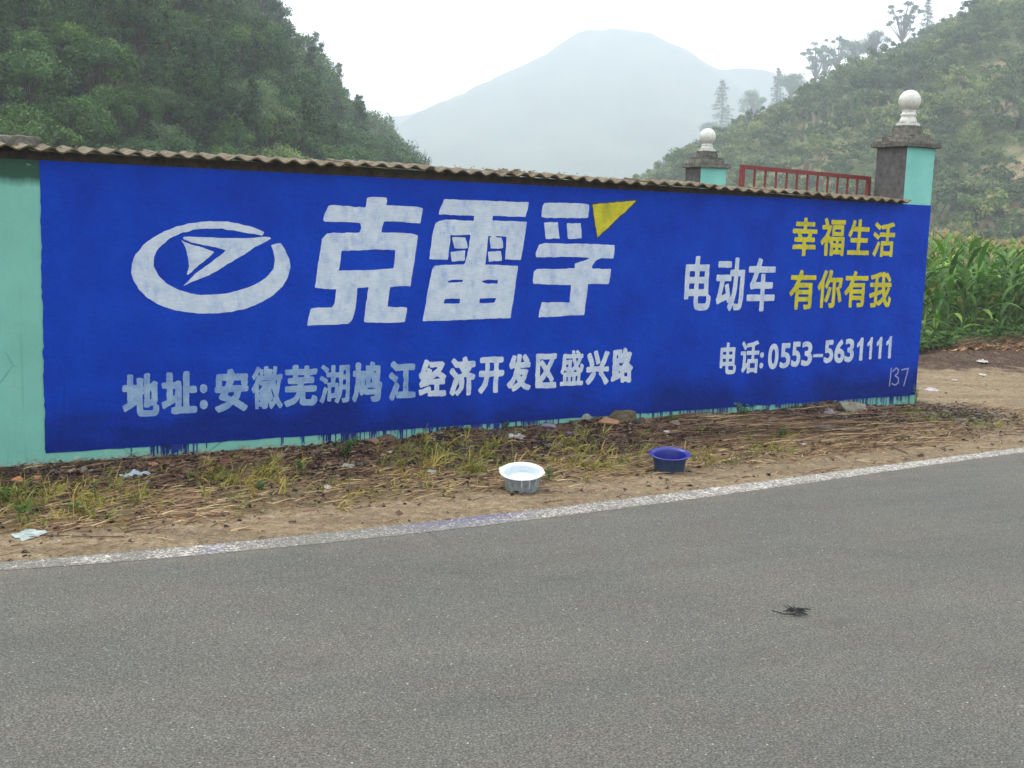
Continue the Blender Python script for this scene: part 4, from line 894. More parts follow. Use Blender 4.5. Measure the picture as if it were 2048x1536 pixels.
for i, (px, py, w, h, lb, c0, c1) in enumerate(ST):
    g = G(px, py); x, y = g[0], g[1]; dist = math.hypot(x, y); k = dist / FPX
    ww = w * k; hh = h * k * .85; me = stone_mesh(ww * 1.1, ww * random.uniform(.75, 1.0), hh * 1.1, 100 + i)
    me.materials.append(stone_mat('stone ' + str(i + 1), c0, c1, 22)); me.polygons.foreach_set('use_smooth', np.zeros(len(me.polygons), dtype=bool))
    nm = 'brick_piece' if 'brick' in lb else 'stone'
    o = link(nm, me); o.location = (x, y + ww * .3, gz1(x, y + ww * .3) - hh * .12); o.rotation_euler = (0, 0, random.uniform(-.4, .4))
    tag(o, lb, 'brick' if 'brick' in lb else 'stone', 'loose stones and broken brick along the wall foot')

def sheet(name, px, py, w, h, col_, label, cat, seed, crump=.35, rough=.5, lift=.0):
    """thin crumpled bag / paper"""
    g = G(px, py); x, y = g[0], g[1]; k = math.hypot(x, y) / FPX; W_ = w * k / 2; H_ = min(h * k / .22, W_ * 2.2) / 2
    r_ = np.random.default_rng(seed); n = 14; V = []
    for j in range(n):
        for i in range(n):
            u, v = i / (n - 1) * 2 - 1, j / (n - 1) * 2 - 1
            a = math.atan2(v, u); rad = .45 + .60 * float(vnoise(math.cos(a) * 2.1 + seed, math.sin(a) * 2.1, seed)) + .22 * float(vnoise(math.cos(a) * 6 + seed, math.sin(a) * 6, seed))
            q = max(abs(u), abs(v)); nr = math.hypot(u, v) or 1
            uu, vv = u / nr * q * rad, v / nr * q * rad
            z = crump * W_ * (abs(float(vnoise(uu * 2.6 + seed, vv * 2.6, seed)) - .5) * 1.6 + .6 * abs(float(vnoise(uu * 6, vv * 6 + seed, seed + 1)) - .5)) * (1.15 - q * .8)
            V.append((uu * W_, vv * H_, z + .004))
    F_ = [(j * n + i, j * n + i + 1, (j + 1) * n + i + 1, (j + 1) * n + i) for j in range(n - 1) for i in range(n - 1)]
    b = NB(name + ' film ' + str(seed), rough, .4)
    col_ = tuple(v * .55 for v in col_)
    b.col(b.mix(b.ramp(b.noise(b.obj(), 38, 4, .7), [(.42, 0.), (.66, .85)]), col_, tuple(v * .42 for v in col_)))
    me = bpy.data.meshes.new(name); me.from_pydata(V, [], F_); me.materials.append(b.m); me.update()
    o = link(name, me); sd = o.modifiers.new('thickness', 'SOLIDIFY'); sd.thickness = .0015; sd.offset = 1
    o.location = (x, y, gz1(x, y) + .006 + lift); o.rotation_euler = (R(4), 0, r_.uniform(-.25, .25)); tag(o, label, cat, 'litter dropped along the verge'); return o
sheet('plastic_bag', 268, 953, 54, 17, (.55, .66, .72), 'pale blue crumpled plastic bag near the wall foot at left', 'plastic bag', 1, .45)
sheet('plastic_packet', 52, 1072, 66, 24, (.50, .60, .58), 'flat pale blue green packet lying on bare soil at bottom left', 'packet', 2, .18)
sheet('crumpled_packet', 865, 947, 27, 16, (.38, .50, .46), 'small green grey crumpled packet in yellow grass left of the white basin', 'packet', 5, .5)
sheet('crumpled_paper', 655, 980, 15, 18, (.72, .66, .68), 'white and pinkish crumpled paper ball in the grass near the road', 'paper', 4, 1.3)
sheet('plastic_film', 1030, 888, 48, 14, (.60, .60, .62), 'greyish white torn plastic film behind the white basin', 'plastic film', 9, .4)
sheet('paper_scrap', 1332, 878, 18, 8, (.85, .86, .85), 'bright white paper scrap right behind the blue basin', 'paper', 6, .35)
sheet('plastic_film', 1656, 842, 20, 9, (.62, .60, .66), 'pale lilac plastic scrap beside the big rocks at the right', 'plastic film', 7, .5)
sheet('paper_scrap', 1607, 891, 15, 5, (.78, .76, .72), 'small white scrap among the brown stalks right of the blue basin', 'paper', 8, .3)
sheet('plastic_packet', 1864, 781, 30, 8, (.62, .54, .58), 'pinkish white flattened packet on the dirt track beside the wall end', 'packet', 3, .25)
sheet('paper_scrap', 1966, 754, 14, 8, (.80, .76, .66), 'cream paper scrap lying on the dirt track before the maize', 'paper', 10, .8)
sheet('plastic_bag', 1964, 738, 22, 8, (.70, .68, .60), 'off white bag at the foot of the rubble heap by the maize', 'plastic bag', 11, .6)
sheet('paper_scrap', 1910, 763, 12, 5, (.66, .62, .46), 'yellowish paper scrap on the dirt track nearer the wall', 'paper', 12, .5)
sheet('paper_scrap', 567, 940, 16, 7, (.70, .68, .64), 'whitish scrap lying on brown debris under the address line', 'paper', 13, .4)
sheet('paper_scrap', 780, 910, 16, 8, (.70, .58, .50), 'pale pink scrap on the bank right of the leafy weed', 'paper', 14, .5)
sheet('plastic_film', 695, 938, 30, 8, (.45, .42, .38), 'long grey film strip lying in the straw below the leafy weed', 'plastic film', 15, .35)

# flattened rubber strips on the road
g = G(1590, 1231); mb = MB()
for i in range(16):
    a = random.gauss(-.55, .35); L = random.uniform(.025, .06); cx, cy = random.gauss(0, .032), random.gauss(0, .02)
    pts = [(cx + math.cos(a) * L * (q - 1), cy + math.sin(a) * L * (q - 1) * .8, .004 + .03 * random.random()) for q in range(3)]
    mb.tube(pts, [.0025, .0035, .002], 5)
b = NB('black rubber', .6); b.col((.012, .012, .013))
o = mb.build('rubber_scrap', b.m); o.location = (g[0], g[1], .010); tag(o, 'small tangle of black flattened strips lying alone on the road', 'rubbish')

def stick(name, pts, rad, m, label, cat, lift=.012):
    P = [];
    for px, py, z in pts:
        g = G(px, py, 0); zz = gz1(g[0], g[1]); g = G(px, py, zz + z); P.append(Vector(g))
    base = P[0].copy(); mb = MB().tube([p - base for p in P], rad, 7); o = mb.build(name, m, None, True); o.location = base; tag(o, label, cat); return o
b = NB('brown dead wood', .9); b.col(b.ramp(b.noise(b.obj(), 40, 3), [(.3, (.045, .028, .018)), (.7, (.13, .085, .055))])); M_WOOD = b.m
stick('stick', [(1773, 888, .012), (1795, 898, .014), (1816, 907, .008)], [.008, .007, .005], M_WOOD, 'short dark stick lying on the sand near the right end of the wall', 'stick')
stick('dead_root', [(846, 874, .02), (870, 864, .05), (900, 854, .06), (930, 849, .05), (945, 860, .05), (962, 872, .04), (1000, 876, .02)], [.004, .005, .005, .006, .005, .005, .003], M_WOOD, 'thin dark root bent in an arch against the wall foot', 'root')
stick('wire', [(70, 1071, .006), (110, 1070, .008), (150, 1072, .008), (200, 1073, .008), (248, 1073, .006)], .0035, M_WOOD, 'thin black wire trailing from the packet at bottom left', 'wire')
stick('stick', [(125, 1025, .02), (150, 1019, .025), (178, 1014, .03)], [.007, .008, .006], M_WOOD, 'brown stick lying in the yellow grass at the left', 'stick')
stick('stick', [(1558, 833, .02), (1640, 828, .04), (1715, 832, .02)], [.005, .006, .004], M_WOOD, 'thin pale branch resting on the mound under the telephone number', 'branch')
stick('stick', [(768, 945, .05), (774, 962, .03), (779, 978, .01)], [.004, .005, .004], M_STRAW, 'bent straw coloured stalk standing in the grass left of the green packet', 'stalk')

# ---- uncountable ground litter: straw, grass blades, flakes, pebbles
def scatter_pts(n, fn, xr=(-4.6, 9.9), yr=(6.2, 17)):
    out = [];
    while sum(len(o_) for o_ in out) < n:
        x = rng.uniform(*xr, 60000); y = rng.uniform(*yr, 60000); hum, gr, v, s, t, d = zones(x, y)
        w = fn(hum, gr, v, s, t, d, x, y); k = (rng.random(60000) < w) & (d > .02); out.append(np.stack([x[k], y[k]], 1))
    return np.concatenate(out)[:n]
def ribbons(P, L, W_, az, el, bend, name, m, tones, z0, label, seg=3):
    n = len(P); V = np.zeros((n, seg + 1, 2, 3)); cx, cy, cz = P[:, 0].copy(), P[:, 1].copy(), z0.copy(); e = el.copy()
    rl_ = rng.uniform(.2, 1.3, n); sx, sy, sz = -np.sin(az) * np.cos(rl_), np.cos(az) * np.cos(rl_), np.sin(rl_)
    for q in range(seg + 1):
        w = W_ * (1 - (q / seg) ** 2 * .85) / 2
        V[:, q, 0] = np.stack([cx - sx * w, cy - sy * w, cz - sz * w], 1); V[:, q, 1] = np.stack([cx + sx * w, cy + sy * w, cz + sz * w], 1)
        cx = cx + np.cos(az) * np.cos(e) * L / seg; cy = cy + np.sin(az) * np.cos(e) * L / seg; cz = cz + np.sin(e) * L / seg; e = e - bend / seg
    base = np.arange(n)[:, None] * (seg + 1) * 2; fs = []
    for q in range(seg): fs.append(base + np.array([[2 * q, 2 * q + 1, 2 * q + 3, 2 * q + 2]]))
    F_ = np.stack(fs, 1).reshape(-1, 4); o = link(name, np_mesh(name, V.reshape(-1, 3), F_, {'tone': np.repeat(tones, (seg + 1) * 2)}, [m])); tag(o, label, kind='stuff'); return o
def near(px, py, s_):   # density bump around a photo position
    g = G(px, py); return lambda x, y: np.exp(-((x - g[0]) ** 2 + (y - g[1]) ** 2) / (2 * s_ * s_))
clump = lambda x, y, sc, sd: sst(.46, .66, fbm(x * sc, y * sc, sd, 3))
# lying straw
P = scatter_pts(15000, lambda hum, gr, v, s, t, d, x, y: (np.maximum(hum * .7, gr) * (.2 + .8 * clump(x, y, 2.2, 61)) + .03) * (t > .03) * (s < 10.5))
n = len(P); wallaz = math.atan2(WU[1], WU[0])
hum_, gr_, v_, s__, t__, d__ = zones(P[:, 0], P[:, 1])
az = np.where(rng.random(n) < .6, wallaz + rng.normal(0, .35, n), rng.uniform(0, 6.28, n)); L = rng.uniform(.03, .20, n)
ribbons(P, L, rng.uniform(.004, .011, n), az, rng.uniform(0, .25, n), rng.uniform(0, .5, n), 'dead_straw', M_STRAW, np.clip(rng.normal(.45, .25, n) + .12 * gr_ - .22 * hum_, 0, 1), gz(P[:, 0], P[:, 1]) + .006, 'dead straw and stalks strewn over the verge')
# long reddish stalks, right of the blue basin
n = 460; px = rng.uniform(1335, 1830, n); py = 868 + rng.normal(0, 17, n) + (px - 1500) * .02
Pg = np.array([G(a, c_)[:2] for a, c_ in zip(px, py)]); L = rng.uniform(.2, .75, n)
ribbons(Pg, L, rng.uniform(.004, .010, n), wallaz + rng.normal(-.08, .16, n) + np.where(rng.random(n) < .5, math.pi, 0), rng.uniform(.0, .12, n), rng.uniform(.05, .25, n), 'dead_stalks', M_STRAW, np.clip(rng.normal(.45, .32, n), 0, 1), gz(Pg[:, 0], Pg[:, 1]) + rng.uniform(.006, .05, n), 'long reddish dead stalks lying right of the blue basin', 4)
# yellow-green grass tufts
T = scatter_pts(800, lambda hum, gr, v, s, t, d, x, y: gr * (.12 + .88 * clump(x, y, 1.7, 71)) * (s < 9.6) * (1 - .75 * sst(5.2, 7.5, s)))
extra = [near(95, 1010, .28), near(150, 1000, .3), near(260, 985, .2), near(480, 955, .3), near(880, 930, .3), near(930, 920, .3), near(1175, 940, .2), near(1160, 900, .25)]
T2 = scatter_pts(260, lambda hum, gr, v, s, t, d, x, y: np.clip(sum(f(x, y) for f in extra), 0, 1), (-4, 3), (6.5, 11.5))
T3 = scatter_pts(70, lambda hum, gr, v, s, t, d, x, y: np.clip(near(1900, 842, .35)(x, y) + near(1860, 830, .3)(x, y) + near(1930, 850, .2)(x, y), 0, 1), (3.5, 8), (10, 16))
T = np.concatenate([T, T2, T3]); nb = rng.integers(5, 16, len(T)); idx = np.repeat(np.arange(len(T)), nb); n = len(idx)
hh = rng.uniform(.5, 1.2, len(T)); hh[-70:] *= .6; P = T[idx] + rng.normal(0, .018, (n, 2)); tb = rng.uniform(.1, .8, len(T)); tb[-70:] = .2
ribbons(P, rng.uniform(.05, .20, n) * hh[idx], rng.uniform(.005, .012, n), rng.uniform(0, 6.28, n), rng.uniform(.6, 1.5, n), rng.uniform(.2, 2.2, n), 'verge_grass', M_GRASS, np.clip(tb[idx] + rng.normal(0, .15, n), 0, 1), gz(P[:, 0], P[:, 1]) - .003, 'yellow green grass tufts growing along the verge', 5)
# flakes of dead leaf, bark and soil crumbs near the wall
def flakes(P, r_, name, m, tones, label, flat=.35):
    n = len(P); V = rng.normal(0, 1, (n, 5, 3)); V /= np.linalg.norm(V, axis=2, keepdims=True); V[:, :, 2] = np.abs(V[:, :, 2]) * flat
    V = V * r_[:, None, None] * rng.uniform(.6, 1.2, (n, 5, 1)); z = gz(P[:, 0], P[:, 1])
    V += np.stack([P[:, 0], P[:, 1], z], 1)[:, None, :]
    F_ = (np.arange(n)[:, None, None] * 5 + np.array([[0, 1, 2], [2, 3, 4], [0, 3, 1], [1, 4, 0], [2, 3, 0], [1, 4, 3]])[None]).reshape(-1, 3)
    o = link(name, np_mesh(name, V.reshape(-1, 3), F_, {'tone': np.repeat(tones, 5)}, [m])); tag(o, label, kind='stuff'); return o
P = scatter_pts(34000, lambda hum, gr, v, s, t, d, x, y: (hum * (.25 + .75 * clump(x, y, 2.6, 81)) + .05 * gr + .006) * (t > .02) * (s < 10.2))
flakes(P, np.clip(rng.gamma(2.0, .0085, len(P)), .004, .034), 'leaf_litter', M_LITTER, np.clip(rng.normal(.5, .28, len(P)), 0, 1), 'dark dead leaves and crumbs piled along the wall foot', .8)
P = scatter_pts(1500, lambda hum, gr, v, s, t, d, x, y: (hum * clump(x, y, 3.1, 83) * (.35 + .65 * sst(2.4, 3.2, s))) * (t > .02) * (s < 9.9))
n = len(P)
import bmesh
_bm = bmesh.new(); bmesh.ops.create_icosphere(_bm, subdivisions=1, radius=1); _iv = np.array([v.co[:] for v in _bm.verts]); _if = np.array([[v.index for v in f.verts] for f in _bm.faces]); _bm.free()
r_ = np.clip(rng.gamma(2.2, .009, n), .008, .05); V = _iv[None] * rng.uniform(.65, 1.25, (n, len(_iv), 1)) * r_[:, None, None] * rng.uniform(.6, 1.2, (n, 1, 3)) * np.array([1, 1, .7]); V += np.stack([P[:, 0], P[:, 1], gz(P[:, 0], P[:, 1]) + r_ * .2], 1)[:, None]
M_CLOD = leaf_mat('earth clod', (.028, .018, .013), (.085, .055, .038), (.22, .17, .125), 0.)
o = link('soil_clods', np_mesh('soil_clods', V.reshape(-1, 3), (np.arange(n)[:, None, None] * len(_iv) + _if[None]).reshape(-1, 3), {'tone': np.repeat(rng.random(n), len(_iv))}, [M_CLOD])); tag(o, 'brown clods and rubble crumbs heaped along the wall foot', kind='stuff')
b = leaf_mat('pebble grey', (.10, .085, .065), (.22, .19, .15), (.48, .44, .38), 0.); M_PEB = b
P = scatter_pts(7000, lambda hum, gr, v, s, t, d, x, y: .10 + .8 * (t < .55) * (s < 2.6) * (s > -4) * (t > .02) + .35 * sst(9, 10, s) + .25 * hum, (-4.6, 13), (6.2, 19))
flakes(P, rng.gamma(2.2, .0042, len(P)), 'pebbles', M_PEB, np.clip(rng.normal(.5, .25, len(P)), 0, 1), 'grey pebbles and gravel scattered on the soil', .7)

# ---- leafy weeds
def weed(px, py, w, h, label, kind, seed, m=None):
    g = G(px, py); x, y = g[0], g[1]; k = math.hypot(x, y) / FPX; Wd = w * k; H_ = h * k; r_ = random.Random(seed)
    t = empty('weed', (x, y, gz1(x, y) - .004)); tag(t, label, 'weed', 'small weeds on the verge')
    st_ = MB(); lf = MB()
    for q in range(kind[0]):
        a = r_.uniform(0, 6.28); sp = Wd * .5 * r_.uniform(.2, 1); top = Vector((math.cos(a) * sp, math.sin(a) * sp, H_ * r_.uniform(.6, 1)))
        pts = [Vector((0, 0, 0)), top * .5 + Vector((0, 0, H_ * .1)), top]; st_.tube(pts, [.003, .0022, .0012], 5)
        for j in range(kind[1]):
            f = r_.uniform(.25, 1); p = pts[0].lerp(pts[2], f) + Vector((0, 0, H_ * .1 * math.sin(f * 3.1))); b_ = r_.uniform(0, 6.28); L = kind[2] * r_.uniform(.6, 1.2)
            dr = Vector((math.cos(b_), math.sin(b_), r_.uniform(-.1, .7))).normalized(); sd = dr.cross(Vector((0, 0, 1))).normalized()
            lf.ribbon([p, p + dr * L * .35, p + dr * L * .7 - Vector((0, 0, L * .06)), p + dr * L - Vector((0, 0, L * .22))], [L * .06, L * .26, L * .22, L * .02], sd, r_.random(), .15)
    st_.build('stem', M_STALK, t); lf.build('foliage', m or M_WEED, t); return t
weed(690, 915, 64, 46, 'bushy leafy green weed against the wall foot under the drips', (12, 9, .045), 1)
weed(598, 950, 26, 34, 'upright pale green weed left of the bushy one', (7, 7, .035), 2)
weed(45, 1030, 60, 26, 'low green weed patch at the far left beside the packet', (12, 6, .03), 3)
weed(1560, 884, 24, 34, 'bright blue green sprout standing among the brown stalks', (6, 6, .045), 4)
weed(1484, 850, 52, 40, 'leafy dark weed on the bank under the telephone line of text', (11, 8, .045), 5)
weed(1184, 838, 40, 26, 'small dark green weed at the wall foot right of the address line', (9, 7, .035), 6)
weed(935, 888, 30, 26, 'green weed beside the purplish clod on the bank', (7, 6, .03), 7)
weed(1345, 858, 34, 18, 'flat green weed spreading behind the blue basin', (9, 6, .035), 8)
weed(1445, 862, 20, 22, 'thin upright green weed just right of the blue basin', (5, 5, .03), 9)
weed(865, 915, 46, 22, 'yellow green weed above the small green grey packet', (10, 6, .03), 10)
weed(1830, 815, 16, 46, 'tall thin green weed growing at the corner of the wall', (6, 7, .04), 11)
weed(380, 962, 24, 20, 'pale weed in the grass right of the plastic bag', (6, 5, .03), 12)
weed(1290, 905, 18, 22, 'slender weed touching the blue basin on its left', (5, 5, .03), 13)
weed(1098, 962, 16, 30, 'grassy weed behind the right rim of the white basin', (6, 5, .04), 14)

weed(12, 1005, 50, 34, 'green weed tuft cut off by the left photo edge', (12, 7, .035), 15)
weed(150, 1022, 34, 22, 'low green weed above the black wire', (9, 6, .03), 16)
weed(520, 985, 26, 24, 'small green weed in the straw between paper ball and bag', (7, 6, .03), 17)
weed(1010, 868, 26, 20, 'green weed on the bank behind the torn plastic film', (7, 6, .03), 18)
weed(1405, 838, 34, 24, 'green weed against the wall foot left of the telephone line', (8, 7, .035), 19)

# ================================================================== maize, weeds and rubble beyond the track
def maize_meshes(seed):
    r_ = random.Random(seed); H_ = r_.uniform(1.5, 1.8); lean = (r_.uniform(-.05, .05), r_.uniform(-.05, .05)); out = {'leaf': []}
    def at(z): f = z / H_; return Vector((lean[0] * f * f, lean[1] * f * f, z))
    out['stalk'] = MB().tube([at(H_ * q / 8) for q in range(9)], [.014 - .0011 * q for q in range(9)], 7)
    a = r_.uniform(0, 6.28)
    for k in range(11):
        z = H_ * (.12 + .80 * k / 10); a += math.pi + r_.uniform(-.5, .5); L = (.50 + .28 * math.sin(math.pi * min(1, (k + 1) / 10))) * r_.uniform(.85, 1.15) * (.75 if k > 8 else 1)
        e = r_.uniform(1.0, 1.4) - (.25 if k < 3 else 0); p = at(z); pts = [p]; n = 9; e0 = e
        for q in range(n):
            p = p + Vector((math.cos(a) * math.cos(e), math.sin(a) * math.cos(e), math.sin(e))) * L / n; pts.append(p); e -= r_.uniform(.10, .32) * (.6 if k > 7 else 1); a += r_.uniform(-.06, .06)
        sd = Vector((-math.sin(a), math.cos(a), r_.uniform(-.35, .35))).normalized()
        wd = [.018, .034, .042, .046, .046, .042, .036, .027, .016, .002]
        out['leaf'].append(MB().ribbon(pts, [w_ * r_.uniform(.9, 1.1) for w_ in wd], sd, r_.uniform(.1, .9), .35))
    if r_.random() < .9:
        z = H_ * r_.uniform(.42, .6); b_ = r_.uniform(0, 6.28); d = Vector((math.cos(b_) * .5, math.sin(b_) * .5, .85)); p = at(z)
        out['ear'] = MB().tube([p, p + d * .04, p + d * .10, p + d * .16, p + d * .20], [.010, .024, .027, .018, .006], 8); s_ = p + d * .19; sm = MB()
        for q in range(16): sm.ribbon([s_, s_ + Vector((r_.gauss(0, .02), r_.gauss(0, .02), .025)), s_ + Vector((r_.gauss(0, .03), r_.gauss(0, .03), -.02))], [.012, .010, .004], Vector((1, 0, 0)))
        out['silk'] = sm
    if r_.random() < .85:
        tm = MB()
        for q in range(9):
            b_ = r_.uniform(0, 6.28); e = r_.uniform(.7, 1.5); p = at(H_ * .99); q1 = p + Vector((math.cos(b_) * math.cos(e), math.sin(b_) * math.cos(e), math.sin(e))) * .1; tm.tube([p, q1, q1 + (q1 - p) * .9 - Vector((0, 0, .02))], [.003, .004, .002], 4)
        out['tassel'] = tm
    return out
full = []; simp = []
for k in range(5):
    d = maize_meshes(40 + k); M_ = []
    M_.append(('stalk', d['stalk'].mesh('stalk', M_STALK, True)))
    for lm in d['leaf']: M_.append(('leaf', lm.mesh('leaf', M_CORN, True)))
    for nm, mt in (('ear', M_STALK), ('silk', M_HUSK), ('tassel', M_TASS)):
        if nm in d: M_.append((nm, d[nm].mesh(nm, mt, True)))
    full.append(M_)
    fol = MB()
    for lm in d['leaf']:
        n0 = len(fol.v); fol.v += lm.v; fol.f += [tuple(i + n0 for i in f) for f in lm.f]; fol.t += lm.t; fol.mi += lm.mi
    simp.append([M_[0], ('foliage', fol.mesh('foliage', M_CORN, True))] + [q for q in M_ if q[0] in ('ear', 'silk', 'tassel')])
cnt = 0
C0 = np.array(G(1846, 722)[:2]); C1 = np.array(G(2048, 706)[:2]); cu = (C1 - C0) / np.linalg.norm(C1 - C0); cn = np.array([-cu[1], cu[0]])
for row in range(9):
    for col_ in range(-6, 30):
        a = col_ * .34 + (row % 2) * .17 + random.uniform(-.07, .07); q = .75 + row * .55 + random.uniform(-.08, .08); p = C0 + cu * a + cn * q
        if wall_st(p[0], p[1])[0] < 9.6 and row < 3: continue
        px_ = 1024 + FPX * (np.array([p[0], p[1], -EYE]) @ rt) / (np.array([p[0], p[1], -EYE]) @ fw)
        if px_ < 1815 or px_ > 2620: continue
        k = random.randrange(5); front = row < 2 and px_ < 2060
        t = empty('maize_plant', (p[0], p[1], gz1(p[0], p[1]) - .02), random.uniform(0, 6.28)); s_ = random.uniform(.88, 1.10); t.scale = (1, 1, s_)
        rw = ['front', 'second', 'third', 'fourth', 'fifth', 'sixth', 'seventh', 'eighth', 'ninth'][row]; sd = 'beside the wall end' if px_ < 1925 else 'towards the right edge of the photo' if px_ < 2060 else 'just past the right edge of the photo'
        tag(t, 'green maize plant in the %s row, %s' % (rw, sd), 'maize plant', 'maize plants in the %s row, %s' % (rw, sd))
        for nm, me in (full if front else simp)[k]: link(nm, me, t)
        cnt += 1
# weeds under the maize: leafy mass, plus rubble heap
n = 9500; a = rng.uniform(-1.5, 9.2, n); q = np.abs(rng.normal(0, .42, n)) ** 1.0; keepm = rng.random(n) < np.where(a > 1.0, .45, 1.) ; a, q = a[keepm], q[keepm]; n = len(a)
Pw = C0[None] + cu[None] * a[:, None] + cn[None] * (q[:, None] - .05 + .25 * sst(.6, 1.4, a)[:, None]); ok = wall_st(Pw[:, 0], Pw[:, 1])[0] > 9.62; Pw = Pw[ok]; n = len(Pw)
hgt = .06 + .36 * rng.random(n) * (.4 + .6 * fbm(Pw[:, 0] * 2, Pw[:, 1] * 2, 5))
ribbons(Pw, rng.uniform(.05, .14, n), rng.uniform(.02, .055, n), rng.uniform(0, 6.28, n), rng.uniform(-.2, .9, n), rng.uniform(.2, 1.2, n), 'weed_undergrowth', M_WEED, rng.random(n), gz(Pw[:, 0], Pw[:, 1]) + hgt * .9, 'leafy green weeds growing along the foot of the maize', 3)
n = 1500; a = rng.normal(2.1, .75, n); q = rng.normal(-.02, .16, n); Pr = C0[None] + cu[None] * a[:, None] + cn[None] * q[:, None]
flakes(Pr, rng.gamma(2.2, .014, n), 'rubble_heap', M_LITTER, np.clip(rng.normal(.75, .3, n), 0, 1), 'brown rubble and dead stalks heaped before the maize', .9)
n = 1300; a = rng.uniform(.9, 6.5, n); q = rng.normal(.1, .18, n); Pr = C0[None] + cu[None] * a[:, None] + cn[None] * q[:, None]
ribbons(Pr, rng.uniform(.08, .35, n), rng.uniform(.004, .010, n), rng.uniform(0, 6.28, n), rng.uniform(0, .5, n), rng.uniform(0, .6, n), 'dry_stalks', M_STRAW, rng.random(n), gz(Pr[:, 0], Pr[:, 1]) + rng.uniform(.02, .14, n), 'dry broken stalks on the rubble before the maize')

# ================================================================== trees and scrub on the hillsides
def leaves(C, size, tone, outd=None, flatness=.5):
    n = len(C); nr = rng.normal(0, 1, (n, 3)); 
    if outd is not None: nr = nr * .8 + outd * 1.0
    nr[:, 2] += flatness; nr /= np.linalg.norm(nr, axis=1, keepdims=True)
    u = np.cross(nr, rng.normal(0, 1, (n, 3))); u /= np.linalg.norm(u, axis=1, keepdims=True); w = np.cross(nr, u)
    s1 = (size * rng.uniform(.6, 1.3, n))[:, None]; s2 = s1 * rng.uniform(.45, .8, (n, 1))
    V = np.stack([C - u * s1, C + w * s2 * .9, C + u * s1, C - w * s2], 1).reshape(-1, 3)
    return V, np.arange(n * 4).reshape(-1, 4), np.repeat(tone, 4)
def tree_mesh(name, kind, H_, Wd, nleaf, lsize, mats, seed):
    global rng
    keep = rng; rng = np.random.default_rng(seed); r_ = rng
    mb = MB(); mb.cm = 1
    if kind == 'conifer':
        C = []; O = []; T_ = []
        lev = 18
        mb.tube([(0, 0, 0), (.02 * H_, 0, H_ * .5), (0, 0, H_ * .97)], [.022 * H_, .014 * H_, .004], 6)
        for l in range(lev):
            f = l / lev; z = H_ * (.10 + .88 * f); rad = Wd * .5 * (1 - f) ** .75 * r_.uniform(.75, 1.15) + .05 * H_ * .3
            for b_ in range(max(4, int(8 - 4 * f))):
                a = r_.uniform(0, 6.28); Lb = rad * r_.uniform(.65, 1.15); nn = max(5, int(nleaf / lev / 6.5)); t = r_.random(nn) ** .7; tn = r_.uniform(0, 1)
                droop = -.10 * t * t * Lb + .12 * t * Lb * (f > .6)
                x = np.cos(a) * Lb * t + r_.normal(0, .05 * H_ * .25, nn); y = np.sin(a) * Lb * t + r_.normal(0, .05 * H_ * .25, nn)
                C.append(np.stack([x, y, z + droop + r_.normal(0, .012 * H_, nn)], 1)); O.append(np.stack([np.cos(a) * np.ones(nn) * .4, np.sin(a) * np.ones(nn) * .4, np.ones(nn) * .5], 1)); T_.append(np.full(nn, tn) * .6 + r_.random(nn) * .4)
        C, O, T_ = np.concatenate(C), np.concatenate(O), np.concatenate(T_)
    else:
        nc = {'broad': 24, 'bush': 22, 'pine': 22}[kind]; C = []; O = []; T_ = []
        base = {'broad': .38, 'bush': .30, 'pine': .55}[kind]
        if kind != 'bush': mb.tube([(0, 0, 0), (.03 * H_, .01 * H_, H_ * .4), (-.01 * H_, 0, H_ * .85)], [.028 * H_, .018 * H_, .006 * H_], 6)
        for k in range(nc):
            a = r_.uniform(0, 6.28); e = r_.uniform(-.5, 1.45); rr = r_.uniform(.45, 1.0 if kind != 'bush' else 1.35)
            c = np.array([math.cos(a) * math.cos(e) * Wd * .5 * rr, math.sin(a) * math.cos(e) * Wd * .5 * rr, H_ * (base + (1 - base) * .5) + math.sin(e) * H_ * (1 - base) * .5 * rr])
            if kind == 'pine': c[2] = H_ * (base + (1 - base) * r_.random()); 
            if kind != 'bush': mb.tube([(0, 0, H_ * .35), tuple(c * np.array([.6, .6, .85])), tuple(c)], [.012 * H_, .008 * H_, .003 * H_], 4, cap=False)
            cr = Wd * {'broad': .185, 'bush': .13, 'pine': .12}[kind] * r_.uniform(.6, 1.35); nn = nleaf // nc; q = r_.normal(0, 1, (nn, 3)); q /= np.linalg.norm(q, axis=1, keepdims=True); q *= (r_.random((nn, 1)) ** .45); q[:, 2] *= .7 if kind != 'pine' else .45
            C.append(c + q * cr); O.append(q); T_.append(np.full(nn, r_.random()) * .7 + r_.random(nn) * .3)
        C, O, T_ = np.concatenate(C), np.concatenate(O), np.concatenate(T_)
        if kind == 'bush': C[:, 2] = np.abs(C[:, 2] - .05)
    V, F_, T_ = leaves(C, np.full(len(C), lsize), T_, O, .5)
    rng = keep
    n0 = len(V); Vt = np.array(mb.v) if mb.v else np.zeros((0, 3))
    me = bpy.data.meshes.new(name); fl = F_.tolist() + [tuple(i + n0 for i in f) for f in mb.f]
    me.from_pydata(np.concatenate([V, Vt]).tolist(), [], fl)
    at = me.attributes.new('tone', 'FLOAT', 'POINT'); at.data.foreach_set('value', np.concatenate([T_, np.full(len(Vt), .3)]).astype(np.float32))
    for m in mats: me.materials.append(m)
    me.polygons.foreach_set('material_index', np.array([0] * len(F_) + [1] * len(mb.f), dtype=np.int32)); me.update(); return me
CON = [tree_mesh('conifer', 'conifer', 7.4, 3.3, 5200, .085, [M_NEEDLE, M_BARK], s) for s in (1, 2, 3)]
BRO = [tree_mesh('broadleaf_tree', 'broad', 5.6, 4.2, 5200, .085, [M_LEAF, M_BARK], s) for s in (4, 5, 6)]
